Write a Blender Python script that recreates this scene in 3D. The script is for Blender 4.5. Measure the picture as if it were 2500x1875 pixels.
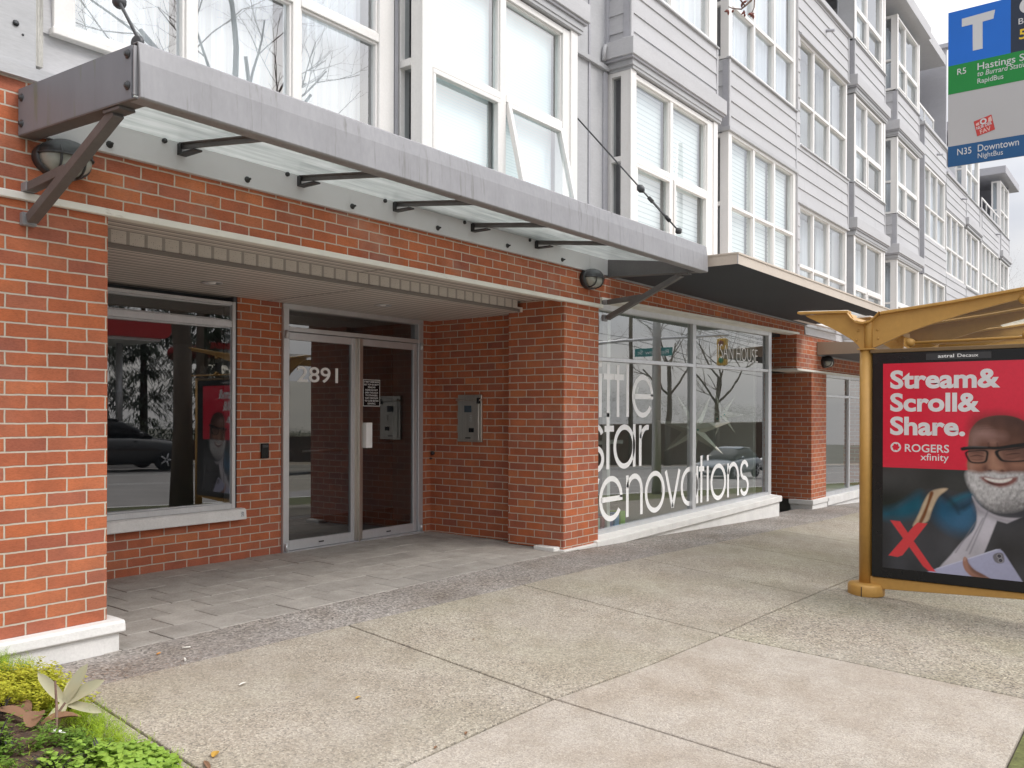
import bpy, bmesh, math, random
from mathutils import Vector, Matrix
rad = math.radians
for o in list(bpy.data.objects):
    bpy.data.objects.remove(o)
S = bpy.context.scene
C = S.collection

# ------------------------------------------------------------------ camera
EYE = 1.30
YAW = 37.2
cd = bpy.data.cameras.new('camera')
cam = bpy.data.objects.new('camera', cd); C.objects.link(cam)
cd.sensor_fit = 'HORIZONTAL'; cd.sensor_width = 36.0
cd.lens = 2124.0 / 2500.0 * 36.0
cd.shift_x = 0.0; cd.shift_y = 70.5 / 2500.0
cd.clip_start = 0.05; cd.clip_end = 2000
cam.location = (0, 0, EYE)
view = Vector((math.cos(rad(YAW)), math.sin(rad(YAW)), 0))
rollq = Matrix.Rotation(0.00317, 3, -view)
M = Vector((0, 0, -1)).rotation_difference(view).to_matrix()
right = Vector((view.y, -view.x, 0)); up = Vector((0, 0, 1))
R3 = Matrix((right, up, -view)).transposed()
R3 = Matrix.Rotation(-0.00317, 3, view) @ R3
cam.rotation_euler = R3.to_euler()
S.camera = cam

# ------------------------------------------------------------------ world, sun, exposure
SUN_EL, SUN_AZ = 48.0, 158.0          # azimuth measured from +Y towards +X
w = bpy.data.worlds.new('World'); S.world = w; w.use_nodes = True
nt = w.node_tree; N = nt.nodes; L = nt.links
for n in list(N): N.remove(n)
out = N.new('ShaderNodeOutputWorld'); bg = N.new('ShaderNodeBackground')
sky = N.new('ShaderNodeTexSky'); sky.sky_type = 'NISHITA'; sky.sun_disc = False
sky.sun_elevation = rad(SUN_EL); sky.sun_rotation = rad(SUN_AZ)
sky.air_density = 1.0; sky.dust_density = 2.0
tc = N.new('ShaderNodeTexCoord'); sep = N.new('ShaderNodeSeparateXYZ')
L.new(tc.outputs['Generated'], sep.inputs[0])
# overcast cloud luminance grows towards the zenith (CIE overcast sky)
mr = N.new('ShaderNodeMapRange'); mr.inputs[1].default_value = 0; mr.inputs[2].default_value = 1
mr.inputs[3].default_value = 6.4; mr.inputs[4].default_value = 14.5
L.new(sep.outputs['Z'], mr.inputs[0])
mp = N.new('ShaderNodeMapping'); mp.inputs['Scale'].default_value = (1.0, 1.0, 2.6)
L.new(tc.outputs['Generated'], mp.inputs[0])
nz = N.new('ShaderNodeTexNoise'); nz.inputs['Scale'].default_value = 2.6; nz.inputs['Detail'].default_value = 5
nz.inputs['Roughness'].default_value = 0.52
L.new(mp.outputs[0], nz.inputs['Vector'])
cr = N.new('ShaderNodeValToRGB')
cr.color_ramp.elements[0].position = 0.32; cr.color_ramp.elements[0].color = (0.66, 0.68, 0.745, 1)
cr.color_ramp.elements[1].position = 0.68; cr.color_ramp.elements[1].color = (1.08, 1.05, 1.02, 1)
L.new(nz.outputs['Fac'], cr.inputs[0])
mul = N.new('ShaderNodeMixRGB'); mul.blend_type = 'MULTIPLY'; mul.inputs[0].default_value = 1
L.new(cr.outputs[0], mul.inputs[1]); L.new(mr.outputs[0], mul.inputs[2])
# the cloud deck is brighter on the sun's side
sv0 = (math.sin(rad(SUN_AZ)) * math.cos(rad(SUN_EL)), math.cos(rad(SUN_AZ)) * math.cos(rad(SUN_EL)), math.sin(rad(SUN_EL)))
dp = N.new('ShaderNodeVectorMath'); dp.operation = 'DOT_PRODUCT'; dp.inputs[1].default_value = sv0; L.new(tc.outputs['Generated'], dp.inputs[0])
gl0 = N.new('ShaderNodeMapRange'); gl0.inputs[1].default_value = 0.25; gl0.inputs[2].default_value = 0.95; gl0.inputs[3].default_value = 1.0; gl0.inputs[4].default_value = 2.3
L.new(dp.outputs['Value'], gl0.inputs[0])
mul2 = N.new('ShaderNodeMixRGB'); mul2.blend_type = 'MULTIPLY'; mul2.inputs[0].default_value = 1
L.new(mul.outputs[0], mul2.inputs[1]); L.new(gl0.outputs[0], mul2.inputs[2]); mul = mul2
mx = N.new('ShaderNodeMixRGB'); mx.inputs[0].default_value = 0.88
L.new(sky.outputs[0], mx.inputs[1]); L.new(mul.outputs[0], mx.inputs[2])
L.new(mx.outputs[0], bg.inputs['Color']); bg.inputs['Strength'].default_value = 0.1
L.new(bg.outputs[0], out.inputs[0])

sd = bpy.data.lights.new('sun', 'SUN'); sun = bpy.data.objects.new('sun', sd); C.objects.link(sun)
sd.energy = 1.1; sd.angle = rad(14); sd.color = (1.0, 0.95, 0.88)
sv = Vector((math.sin(rad(SUN_AZ)) * math.cos(rad(SUN_EL)), math.cos(rad(SUN_AZ)) * math.cos(rad(SUN_EL)), math.sin(rad(SUN_EL))))
sun.rotation_euler = sv.to_track_quat('Z', 'Y').to_euler(); sun.location = sv * 60
vs = S.view_settings; vs.view_transform = 'Standard'; vs.look = 'None'; vs.gamma = 1.0; vs.use_curve_mapping = False
vs.exposure = 0.24
S.cycles.max_bounces = 10; S.cycles.transparent_max_bounces = 12
S.cycles.diffuse_bounces = 4; S.cycles.glossy_bounces = 5
try: S.cycles.use_denoising = True
except Exception: pass

# ------------------------------------------------------------------ helpers
def g(X, Y):
    ks = [(-400, 0), (6.0, 0), (7.2, -.02), (12.6, -.2), (15, -.25), (40, -1.4), (100, -4), (400, -12)]
    z = ks[-1][1]
    for (a, za), (b, zb) in zip(ks, ks[1:]):
        if X <= b:
            z = za + (zb - za) * max(0, (X - a)) / (b - a); break
    if Y < 3.95: return z - 0.010 - 0.064 * min(3.95 - Y, 3.4)
    return z - 0.010 + 0.013 * min(Y - 3.95, 2.6)

ORG = {}
def empty(name, loc, label=None, cat=None, group=None, parent=None):
    o = bpy.data.objects.new(name, None); C.objects.link(o)
    o.empty_display_size = 0.2
    po = ORG[parent.name] if parent else Vector((0, 0, 0))
    o.location = Vector(loc) - po
    if parent: o.parent = parent
    ORG[o.name] = Vector(loc)
    tag(o, label, cat, group)
    return o
def tag(o, label=None, cat=None, group=None, kind=None):
    if label: o['label'] = label
    if cat: o['category'] = cat
    if group: o['group'] = group
    if kind: o['kind'] = kind
    return o

PLACE = [None]
class MB:
    def __init__(s): s.v = []; s.f = []; s.m = []; s.sm = []
    def add(s, vs, fs, mi=0, sm=False):
        n = len(s.v); s.v += [tuple(p) for p in vs]
        for f in fs:
            s.f.append([i + n for i in f]); s.m.append(mi); s.sm.append(sm)
        return s
    def box(s, x0, x1, y0, y1, z0, z1, mi=0):
        if x0 > x1: x0, x1 = x1, x0
        if y0 > y1: y0, y1 = y1, y0
        if z0 > z1: z0, z1 = z1, z0
        v = [(x0, y0, z0), (x1, y0, z0), (x1, y1, z0), (x0, y1, z0), (x0, y0, z1), (x1, y0, z1), (x1, y1, z1), (x0, y1, z1)]
        return s.add(v, [(0, 3, 2, 1), (4, 5, 6, 7), (0, 1, 5, 4), (1, 2, 6, 5), (2, 3, 7, 6), (3, 0, 4, 7)], mi)
    def quad(s, a, b, c, d, mi=0): return s.add([a, b, c, d], [(0, 1, 2, 3)], mi)
    def poly(s, pts, mi=0): return s.add(pts, [list(range(len(pts)))], mi)
    def extr(s, prof, fn, a, b, mi=0, cap=True):
        """profile of 2-D points extruded between a and b; fn(p, t) -> 3-D"""
        n = len(prof); v = [fn(p, a) for p in prof] + [fn(p, b) for p in prof]
        f = [(i, (i + 1) % n, n + (i + 1) % n, n + i) for i in range(n)]
        if cap: f += [list(range(n))[::-1], list(range(n, 2 * n))]
        return s.add(v, f, mi)
    def tube(s, pts, r, n=8, mi=0, cap=True, sm=True):
        pts = [Vector(p) for p in pts]
        if not isinstance(r, (list, tuple)): r = [r] * len(pts)
        vs_ = []; prev = None
        for i, p in enumerate(pts):
            d = (pts[min(i + 1, len(pts) - 1)] - pts[max(i - 1, 0)])
            if d.length < 1e-9: d = Vector((0, 0, 1))
            d.normalize()
            if prev is None:
                a = d.orthogonal().normalized()
            else:
                a = prev - d * prev.dot(d)
                a = a.normalized() if a.length > 1e-6 else d.orthogonal().normalized()
            prev = a; b = d.cross(a)
            for k in range(n):
                t = 2 * math.pi * k / n
                vs_.append(p + (a * math.cos(t) + b * math.sin(t)) * r[i])
        fs = []
        for i in range(len(pts) - 1):
            for k in range(n):
                fs.append((i * n + k, i * n + (k + 1) % n, (i + 1) * n + (k + 1) % n, (i + 1) * n + k))
        s.add(vs_, fs, mi, sm)
        if cap:
            m = len(s.v) - len(vs_)
            s.f.append([m + k for k in range(n)][::-1]); s.m.append(mi); s.sm.append(False)
            s.f.append([m + (len(pts) - 1) * n + k for k in range(n)]); s.m.append(mi); s.sm.append(False)
        return s
    def lathe(s, prof, c, axis=(0, 0, 1), n=16, mi=0, sm=True):
        ax = Vector(axis).normalized(); a = ax.orthogonal().normalized(); b = ax.cross(a); c = Vector(c)
        vs_ = []
        for (r, h) in prof:
            for k in range(n):
                t = 2 * math.pi * k / n
                vs_.append(c + ax * h + (a * math.cos(t) + b * math.sin(t)) * max(r, 1e-4))
        fs = []
        for i in range(len(prof) - 1):
            for k in range(n):
                fs.append((i * n + k, i * n + (k + 1) % n, (i + 1) * n + (k + 1) % n, (i + 1) * n + k))
        fs.append(list(range(n))[::-1]); fs.append([(len(prof) - 1) * n + k for k in range(n)])
        s.add(vs_, fs, mi, sm); return s
    def build(s, name, mats, parent=None, bevel=0, seg=1, norm=True, sub=0):
        if parent and parent.name == 'apartment_building' and len(s.f) > 6:
            gs_ = s.pieces()
            if len(gs_) > 1:
                obs = [q.build1(name, mats, parent, bevel, seg, norm) for q in gs_]
                return obs[0]
        return s.build1(name, mats, parent, bevel, seg, norm)
    def pieces(s, gap=0.12):
        """separate bodies standing apart become parts of their own"""
        par = list(range(len(s.v)))
        def fd(i):
            while par[i] != i: par[i] = par[par[i]]; i = par[i]
            return i
        for f in s.f:
            a = fd(f[0])
            for i in f[1:]: par[fd(i)] = a
        bb = {}
        for i, p in enumerate(s.v):
            r = fd(i); b = bb.get(r)
            if b is None: bb[r] = [list(p), list(p)]
            else:
                for k in range(3): b[0][k] = min(b[0][k], p[k]); b[1][k] = max(b[1][k], p[k])
        keys = list(bb); grp = {k: k for k in keys}
        def gf(k):
            while grp[k] != k: k = grp[k]
            return k
        for i, a in enumerate(keys):
            for b in keys[i + 1:]:
                A, Bb = bb[a], bb[b]
                if all(A[0][k] - gap <= Bb[1][k] and Bb[0][k] - gap <= A[1][k] for k in range(3)): grp[gf(b)] = gf(a)
        out_ = {}
        for f, m, sm in zip(s.f, s.m, s.sm):
            k = gf(fd(f[0])); q = out_.get(k)
            if q is None: q = out_[k] = MB(); q.map = {}
            idx = []
            for i in f:
                if i not in q.map: q.map[i] = len(q.v); q.v.append(s.v[i])
                idx.append(q.map[i])
            q.f.append(idx); q.m.append(m); q.sm.append(sm)
        return list(out_.values())
    def build1(s, name, mats, parent=None, bevel=0, seg=1, norm=True):
        me = bpy.data.meshes.new(name)
        o_ = ORG[parent.name] if parent else Vector((0, 0, 0))
        if PLACE[0]: s.v = [PLACE[0](p) for p in s.v]
        me.from_pydata([Vector(p) - o_ for p in s.v], [], s.f)
        if not isinstance(mats, (list, tuple)): mats = [mats]
        for m in mats: me.materials.append(m)
        for p, mi, sm in zip(me.polygons, s.m, s.sm): p.material_index = mi; p.use_smooth = sm
        if norm:
            bm = bmesh.new(); bm.from_mesh(me); bmesh.ops.recalc_face_normals(bm, faces=bm.faces); bm.to_mesh(me); bm.free()
        me.update()
        o = bpy.data.objects.new(name, me); C.objects.link(o)
        if parent: o.parent = parent
        ORG[o.name] = o_
        if bevel:
            b = o.modifiers.new('bevel', 'BEVEL'); b.width = bevel; b.segments = seg; b.limit_method = 'ANGLE'; b.angle_limit = rad(40)
        return o

def copy_tree(o, parent=None):
    c = o.copy(); C.objects.link(c)
    if parent is not None: c.parent = parent
    for ch in list(o.children): copy_tree(ch, c)
    return c

# ---- text as flat mesh
_tc = {}
def text_faces(body, bold=0.0, shear=0.0, space=1.0):
    key = (body, bold, shear, space)
    if key in _tc: return _tc[key]
    cu = bpy.data.curves.new('tmp', 'FONT'); cu.body = body; cu.offset = bold; cu.shear = shear
    cu.space_character = space; cu.resolution_u = 4; cu.fill_mode = 'FRONT'
    ob = bpy.data.objects.new('tmp', cu); C.objects.link(ob)
    dg = bpy.context.evaluated_depsgraph_get()
    me = ob.evaluated_get(dg).to_mesh()
    v = [(p.co.x, p.co.y) for p in me.vertices]; f = [list(p.vertices) for p in me.polygons]
    ob.evaluated_get(dg).to_mesh_clear()
    bpy.data.objects.remove(ob); bpy.data.curves.remove(cu)
    _tc[key] = (v, f); return v, f
def add_text(mb, body, o, u, v, x0, x1, base, cap, mi, bold=0.0, shear=0.0, space=1.0, nrm=None):
    """text fitted from x0 to x1 along u, baseline base, cap height cap along v"""
    vs_, fs = text_faces(body, bold, shear, space)
    if not vs_: return
    a = min(p[0] for p in vs_); b = max(p[0] for p in vs_)
    hv, _ = text_faces('H', bold, 0, 1); hc = max(p[1] for p in hv)
    o = Vector(o); u = Vector(u); v = Vector(v)
    sx = (x1 - x0) / (b - a); sy = cap / hc
    mb.add([o + u * (x0 + (p[0] - a) * sx) + v * (base + p[1] * sy) for p in vs_], fs, mi)

# ------------------------------------------------------------------ materials
def newmat(name):
    m = bpy.data.materials.new(name); m.use_nodes = True
    t = m.node_tree; n = t.nodes; n.clear()
    o = n.new('ShaderNodeOutputMaterial'); b = n.new('ShaderNodeBsdfPrincipled'); t.links.new(b.outputs[0], o.inputs[0])
    return m, t, n, t.links, b, o
def pos(n, l, scale=(1, 1, 1)):
    ge = n.new('ShaderNodeNewGeometry'); m = n.new('ShaderNodeMapping'); m.inputs['Scale'].default_value = scale
    l.new(ge.outputs['Position'], m.inputs[0]); return m.outputs[0]
def noise(n, l, vec, sc, det=4, ro=0.55):
    x = n.new('ShaderNodeTexNoise'); x.inputs['Scale'].default_value = sc; x.inputs['Detail'].default_value = det
    x.inputs['Roughness'].default_value = ro; l.new(vec, x.inputs['Vector']); return x.outputs['Fac']
def ramp(n, l, fac, stops, interp='LINEAR'):
    r = n.new('ShaderNodeValToRGB'); e = r.color_ramp; e.interpolation = interp
    while len(e.elements) < len(stops): e.elements.new(0.5)
    for el, (p, c) in zip(e.elements, stops): el.position = p; el.color = (c[0], c[1], c[2], 1) if len(c) == 3 else c
    l.new(fac, r.inputs[0]); return r.outputs[0]
def mix(n, l, a, b, fac, mode='MIX'):
    m = n.new('ShaderNodeMixRGB'); m.blend_type = mode
    for i, x in ((1, a), (2, b), (0, fac)):
        if isinstance(x, (int, float)): m.inputs[i].default_value = x
        elif isinstance(x, tuple): m.inputs[i].default_value = (x[0], x[1], x[2], 1)
        else: l.new(x, m.inputs[i])
    return m.outputs[0]
def bump(n, l, b, h, st=0.3, di=0.01):
    u = n.new('ShaderNodeBump'); u.inputs['Strength'].default_value = st; u.inputs['Distance'].default_value = di
    l.new(h, u.inputs['Height']); l.new(u.outputs[0], b.inputs['Normal'])
def math_(n, l, op, a, b=None):
    m = n.new('ShaderNodeMath'); m.operation = op
    for i, x in ((0, a), (1, b)):
        if x is None: continue
        if isinstance(x, (int, float)): m.inputs[i].default_value = x
        else: l.new(x, m.inputs[i])
    return m.outputs[0]

def pbr(name, col, rough=0.5, metal=0.0, var=0.12, sc=3.0, stretch=(1, 1, 1), fine=0.0, fsc=60, bst=0.0, bsc=80, spec=0.5, stain=None, stsc=6, ststr=(1, 1, 1), stlo=0.55, coat=0):
    m, t, n, l, b, o = newmat(name)
    p = pos(n, l, stretch)
    f = noise(n, l, p, sc, 5)
    lo = tuple(c * (1 - var) for c in col); hi = tuple(min(1, c * (1 + var)) for c in col)
    c = ramp(n, l, f, [(0.3, lo), (0.7, hi)])
    if fine:
        f2 = noise(n, l, pos(n, l, stretch), fsc, 3)
        c = mix(n, l, c, ramp(n, l, f2, [(0.3, (1 - fine,) * 3), (0.7, (1 + fine,) * 3)]), 1.0, 'MULTIPLY')
    if stain:
        f3 = noise(n, l, pos(n, l, ststr), stsc, 6, 0.65)
        c = mix(n, l, c, stain, ramp(n, l, f3, [(stlo, (0, 0, 0)), (stlo + 0.2, (1, 1, 1))]))
    l.new(c, b.inputs['Base Color'])
    b.inputs['Roughness'].default_value = rough; b.inputs['Metallic'].default_value = metal
    b.inputs['Specular IOR Level'].default_value = spec
    if coat: b.inputs['Coat Weight'].default_value = coat; b.inputs['Coat Roughness'].default_value = 0.04
    if bst: bump(n, l, b, noise(n, l, pos(n, l, stretch), bsc, 3), bst, 0.004)
    return m
def flat(name, col, rough=0.5, spec=0.5, coat=0):
    return pbr(name, col, rough, var=0.03, sc=9, spec=spec, coat=coat)

def brick_mat(name, cols, mortar, u0=2.123, z0=1.887, rough=0.85, bw=0.205, rh=0.072, ms=0.0050, eff=0.10):
    m, t, n, l, b, o = newmat(name)
    ge = n.new('ShaderNodeNewGeometry'); s = n.new('ShaderNodeSeparateXYZ'); l.new(ge.outputs['Position'], s.inputs[0])
    wob = noise(n, l, ge.outputs['Position'], 14, 3)
    wob = math_(n, l, 'MULTIPLY', math_(n, l, 'SUBTRACT', wob, 0.5), 0.008)
    u = math_(n, l, 'ADD', math_(n, l, 'ADD', s.outputs['X'], s.outputs['Y']), wob)
    u = math_(n, l, 'SUBTRACT', u, u0 + 4.62 - 200 * bw)
    v = math_(n, l, 'ADD', math_(n, l, 'SUBTRACT', s.outputs['Z'], z0 - 100 * rh), wob)
    cb = n.new('ShaderNodeCombineXYZ'); l.new(u, cb.inputs[0]); l.new(v, cb.inputs[1])
    bt = n.new('ShaderNodeTexBrick'); l.new(cb.outputs[0], bt.inputs['Vector'])
    bt.inputs['Scale'].default_value = 1.0; bt.inputs['Brick Width'].default_value = bw; bt.inputs['Row Height'].default_value = rh
    bt.inputs['Mortar Size'].default_value = ms; bt.inputs['Mortar Smooth'].default_value = 0.25; bt.inputs['Bias'].default_value = 0
    bt.inputs['Color1'].default_value = (0, 0, 0, 1); bt.inputs['Color2'].default_value = (1, 1, 1, 1); bt.inputs['Mortar'].default_value = (0.5, 0.5, 0.5, 1)
    bt.offset = 0.5; bt.offset_frequency = 2
    k = len(cols)
    bc = ramp(n, l, bt.outputs['Color'], [(i / (k - 1), c) for i, c in enumerate(cols)])
    # wire-cut face: streaks and pits inside each brick, cloudy firing tone
    f1 = noise(n, l, pos(n, l, (25, 25, 90)), 3.0, 5, 0.7)
    f2 = noise(n, l, pos(n, l), 7.0, 4)
    bc = mix(n, l, bc, ramp(n, l, f1, [(0.28, (0.72,) * 3), (0.5, (1.0,) * 3), (0.75, (1.18,) * 3)]), 1.0, 'MULTIPLY')
    bc = mix(n, l, bc, ramp(n, l, f2, [(0.3, (0.84, 0.86, 0.9)), (0.7, (1.12, 1.08, 1.04))]), 1.0, 'MULTIPLY')
    mo = mix(n, l, mortar, tuple(c * 0.72 for c in mortar), noise(n, l, pos(n, l), 30, 3))
    c = mix(n, l, bc, mo, bt.outputs['Fac'])
    # efflorescence patches
    f3 = noise(n, l, pos(n, l, (1, 1, 1.6)), 1.7, 5, 0.6)
    c = mix(n, l, c, (0.55, 0.44, 0.38), math_(n, l, 'MULTIPLY', ramp(n, l, f3, [(0.52, (0, 0, 0)), (0.75, (1, 1, 1))]), eff))
    l.new(c, b.inputs['Base Color']); b.inputs['Roughness'].default_value = rough; b.inputs['Specular IOR Level'].default_value = 0.25
    h = math_(n, l, 'SUBTRACT', math_(n, l, 'MULTIPLY', f1, 0.25), math_(n, l, 'MULTIPLY', bt.outputs['Fac'], 1.0))
    bump(n, l, b, h, 0.75, 0.006)
    return m

def glass_mat(name, ior=1.6, tint=(0.8, 0.86, 0.84), wave=0.0, refl=(1, 1, 1)):
    m = bpy.data.materials.new(name); m.use_nodes = True
    t = m.node_tree; n = t.nodes; l = t.links; n.clear()
    o = n.new('ShaderNodeOutputMaterial'); fr = n.new('ShaderNodeFresnel'); ge = n.new('ShaderNodeNewGeometry')
    # same reflectance whichever way the single pane faces
    k = n.new('ShaderNodeMapRange'); k.inputs[3].default_value = ior; k.inputs[4].default_value = 1.0 / ior
    l.new(ge.outputs['Backfacing'], k.inputs[0]); l.new(k.outputs[0], fr.inputs['IOR'])
    tr = n.new('ShaderNodeBsdfTransparent'); tr.inputs[0].default_value = (*tint, 1)
    gl = n.new('ShaderNodeBsdfGlossy'); gl.inputs['Roughness'].default_value = 0.004; gl.inputs[0].default_value = (*refl, 1)
    ms = n.new('ShaderNodeMixShader'); l.new(fr.outputs[0], ms.inputs[0]); l.new(tr.outputs[0], ms.inputs[1]); l.new(gl.outputs[0], ms.inputs[2])
    if wave:
        u = n.new('ShaderNodeBump'); u.inputs['Strength'].default_value = 1.0; u.inputs['Distance'].default_value = wave
        l.new(noise(n, l, pos(n, l, (1, 1, 0.6)), 2.3, 1), u.inputs['Height']); l.new(u.outputs[0], gl.inputs['Normal'])
    l.new(ms.outputs[0], o.inputs[0]); return m

def siding_mat(name, col):
    return pbr(name, col, 0.62, var=0.05, sc=1.6, stretch=(0.6, 0.6, 3), fine=0.05, fsc=40, bst=0.25, bsc=22, spec=0.3,
               stain=tuple(c * 0.82 for c in col), stsc=2.2, ststr=(2.2, 2.2, 0.5), stlo=0.6)

M = {}
BC = [(0.455, 0.140, 0.066), (0.40, 0.122, 0.064), (0.50, 0.162, 0.074), (0.345, 0.112, 0.072), (0.475, 0.142, 0.060), (0.39, 0.134, 0.084), (0.51, 0.175, 0.078)]
M['brick'] = brick_mat('brick_red', BC, (0.64, 0.56, 0.465), eff=0.06)
M['brick_in'] = M['brick']
M['brick_lintel'] = brick_mat('brick_red_lintel', BC, (0.64, 0.56, 0.465), eff=0.30)
M['siding'] = siding_mat('lap_siding_grey', (0.50, 0.50, 0.515))
M['panel'] = siding_mat('smooth_panel_grey', (0.46, 0.465, 0.48))
M['trimdark'] = siding_mat('corner_board_grey', (0.42, 0.42, 0.45))
M['vinyl'] = pbr('window_vinyl_white', (0.80, 0.785, 0.765), 0.42, var=0.03, sc=2, fine=0.03, stain=(0.62, 0.56, 0.47), stsc=3, ststr=(3, 3, 1), stlo=0.66)
M['alu'] = pbr('anodised_aluminium', (0.62, 0.63, 0.65), 0.38, 0.55, var=0.06, sc=2, stretch=(4, 4, 0.5), fine=0.05)
M['steel'] = pbr('brushed_steel', (0.60, 0.57, 0.53), 0.3, 0.9, var=0.10, sc=6, stretch=(10, 10, 0.4), fine=0.08)
M['concrete_white'] = pbr('painted_concrete_white', (0.74, 0.73, 0.71), 0.75, var=0.07, sc=5, fine=0.05, fsc=70, bst=0.4, bsc=50, spec=0.25, stain=(0.30, 0.28, 0.25), stsc=16, ststr=(1.6, 1.6, 0.8), stlo=0.64)
M['drip'] = pbr('white_drip_flashing', (0.80, 0.78, 0.72), 0.5, var=0.05, sc=5, stain=(0.45, 0.40, 0.33), stsc=11, ststr=(1, 1, 3), stlo=0.62)
M['canopy'] = pbr('canopy_grey_paint', (0.285, 0.285, 0.30), 0.5, 0.15, var=0.08, sc=2.5, stretch=(1.5, 1.5, 0.6), fine=0.05, fsc=30, stain=(0.155, 0.15, 0.145), stsc=9, ststr=(3.2, 3.2, 0.22), stlo=0.57)
M['canopy_dark'] = pbr('canopy_steel_dark', (0.135, 0.13, 0.13), 0.5, 0.2, var=0.12, sc=5, fine=0.06)
M['canopy_moss'] = pbr('canopy_grey_mossy', (0.215, 0.23, 0.26), 0.5, 0.1, var=0.10, sc=3, stretch=(1, 1.5, 0.5), stain=(0.16, 0.19, 0.10), stsc=4, ststr=(1, 3, 0.4), stlo=0.56)
M['dark'] = pbr('dark_bracket', (0.04, 0.04, 0.042), 0.5, 0.3, var=0.15, sc=6)
M['soffit'] = None
M['lamp_metal'] = pbr('lamp_cast_grey', (0.075, 0.077, 0.082), 0.42, 0.5, var=0.15, sc=8, fine=0.08)
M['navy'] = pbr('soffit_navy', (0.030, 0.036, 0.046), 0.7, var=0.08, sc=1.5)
M['tan'] = pbr('awning_tan', (0.56, 0.49, 0.42), 0.6, var=0.05, sc=2, fine=0.03, stain=(0.38, 0.32, 0.27), stsc=6, ststr=(3, 3, 0.5), stlo=0.66)
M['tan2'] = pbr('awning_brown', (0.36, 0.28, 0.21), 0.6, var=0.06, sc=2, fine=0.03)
M['yellow'] = pbr('shelter_ochre_paint', (0.53, 0.300, 0.080), 0.42, 0.15, var=0.07, sc=2.5, fine=0.04, fsc=25, stain=(0.40, 0.225, 0.06), stsc=5, ststr=(3, 3, 0.7), stlo=0.63)
M['black'] = pbr('frame_black', (0.008, 0.009, 0.011), 0.22, var=0.1, sc=5, spec=0.35)
M['glass_up'] = glass_mat('glass_upper', 3.2, (0.90, 0.95, 0.96), 0.0004)
M['glass_shop'] = glass_mat('glass_shop', 3.0, (0.74, 0.80, 0.77), 0.0002)
M['glass_lobby'] = glass_mat('glass_lobby', 2.3, (0.42, 0.46, 0.49), 0.00012)
M['white'] = flat('letter_white', (0.90, 0.90, 0.90), 0.5)
M['blind'] = None
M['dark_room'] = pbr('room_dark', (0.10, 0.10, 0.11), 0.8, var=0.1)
M['room_grey'] = pbr('room_grey', (0.30, 0.31, 0.33), 0.8, var=0.05)
M['room_white'] = pbr('room_white', (0.62, 0.64, 0.62), 0.8, var=0.05)
M['bark'] = pbr('bark_grey', (0.13, 0.105, 0.085), 0.9, var=0.3, sc=10, stretch=(1, 1, 0.3), bst=0.5, bsc=30, spec=0.2)
M['twig'] = pbr('twig_brown', (0.16, 0.10, 0.075), 0.8, var=0.25, sc=20)
M['bud'] = pbr('bud_red', (0.22, 0.075, 0.06), 0.7, var=0.3, sc=60)

def soffit_mat():
    m, t, n, l, b, o = newmat('vinyl_soffit_greige')
    ge = n.new('ShaderNodeNewGeometry'); s = n.new('ShaderNodeSeparateXYZ'); l.new(ge.outputs['Position'], s.inputs[0])
    f = math_(n, l, 'FRACT', math_(n, l, 'DIVIDE', s.outputs['Y'], 0.098))
    c = ramp(n, l, f, [(0.0, (0.80, 0.745, 0.70)), (0.24, (0.80, 0.745, 0.70)), (0.30, (0.54, 0.50, 0.465)), (0.74, (0.56, 0.515, 0.48)), (0.80, (0.20, 0.18, 0.165)), (0.95, (0.20, 0.18, 0.165)), (1.0, (0.80, 0.745, 0.70))])  # plank stripes carry painted highlights and groove shade
    c = mix(n, l, c, ramp(n, l, noise(n, l, pos(n, l), 2.0, 4), [(0.3, (0.93,) * 3), (0.7, (1.05,) * 3)]), 1, 'MULTIPLY')
    l.new(c, b.inputs['Base Color']); b.inputs['Roughness'].default_value = 0.55
    return m
M['soffit'] = soffit_mat()
def perf_mat():
    m, t, n, l, b, o = newmat('perforated_vent_strip')
    ge = n.new('ShaderNodeNewGeometry'); s = n.new('ShaderNodeSeparateXYZ'); l.new(ge.outputs['Position'], s.inputs[0])
    f = math_(n, l, 'FRACT', math_(n, l, 'DIVIDE', s.outputs['X'], 0.118))
    c = ramp(n, l, f, [(0.0, (0.60, 0.555, 0.51)), (0.80, (0.62, 0.575, 0.53)), (0.82, (0.34, 0.31, 0.285)), (1.0, (0.38, 0.35, 0.32))])
    v = n.new('ShaderNodeTexVoronoi'); v.inputs['Scale'].default_value = 75; v.inputs['Randomness'].default_value = 0.15
    l.new(pos(n, l, (1, 0.01, 1)), v.inputs['Vector'])
    dots = math_(n, l, 'LESS_THAN', v.outputs['Distance'], 0.24)
    inside = math_(n, l, 'MULTIPLY', dots, math_(n, l, 'LESS_THAN', f, 0.78))
    l.new(mix(n, l, c, (0.18, 0.16, 0.15), inside), b.inputs['Base Color']); b.inputs['Roughness'].default_value = 0.6
    return m
M['perf'] = perf_mat()
def blind_mat(name, pitch, lo, hi, sharp=0.18):
    m, t, n, l, b, o = newmat(name)
    ge = n.new('ShaderNodeNewGeometry'); s = n.new('ShaderNodeSeparateXYZ'); l.new(ge.outputs['Position'], s.inputs[0])
    f = math_(n, l, 'FRACT', math_(n, l, 'DIVIDE', s.outputs['Z'], pitch))
    c = ramp(n, l, f, [(0.0, lo), (sharp, hi), (0.9, hi), (1.0, lo)])
    l.new(c, b.inputs['Base Color']); b.inputs['Roughness'].default_value = 0.6
    return m
M['blind_fine'] = blind_mat('mini_blind_slats', 0.026, (0.62, 0.74, 0.76), (0.80, 0.88, 0.89))
M['blind_wide'] = blind_mat('wide_blind_slats', 0.055, (0.40, 0.46, 0.46), (0.88, 0.90, 0.88), 0.2)
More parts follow.
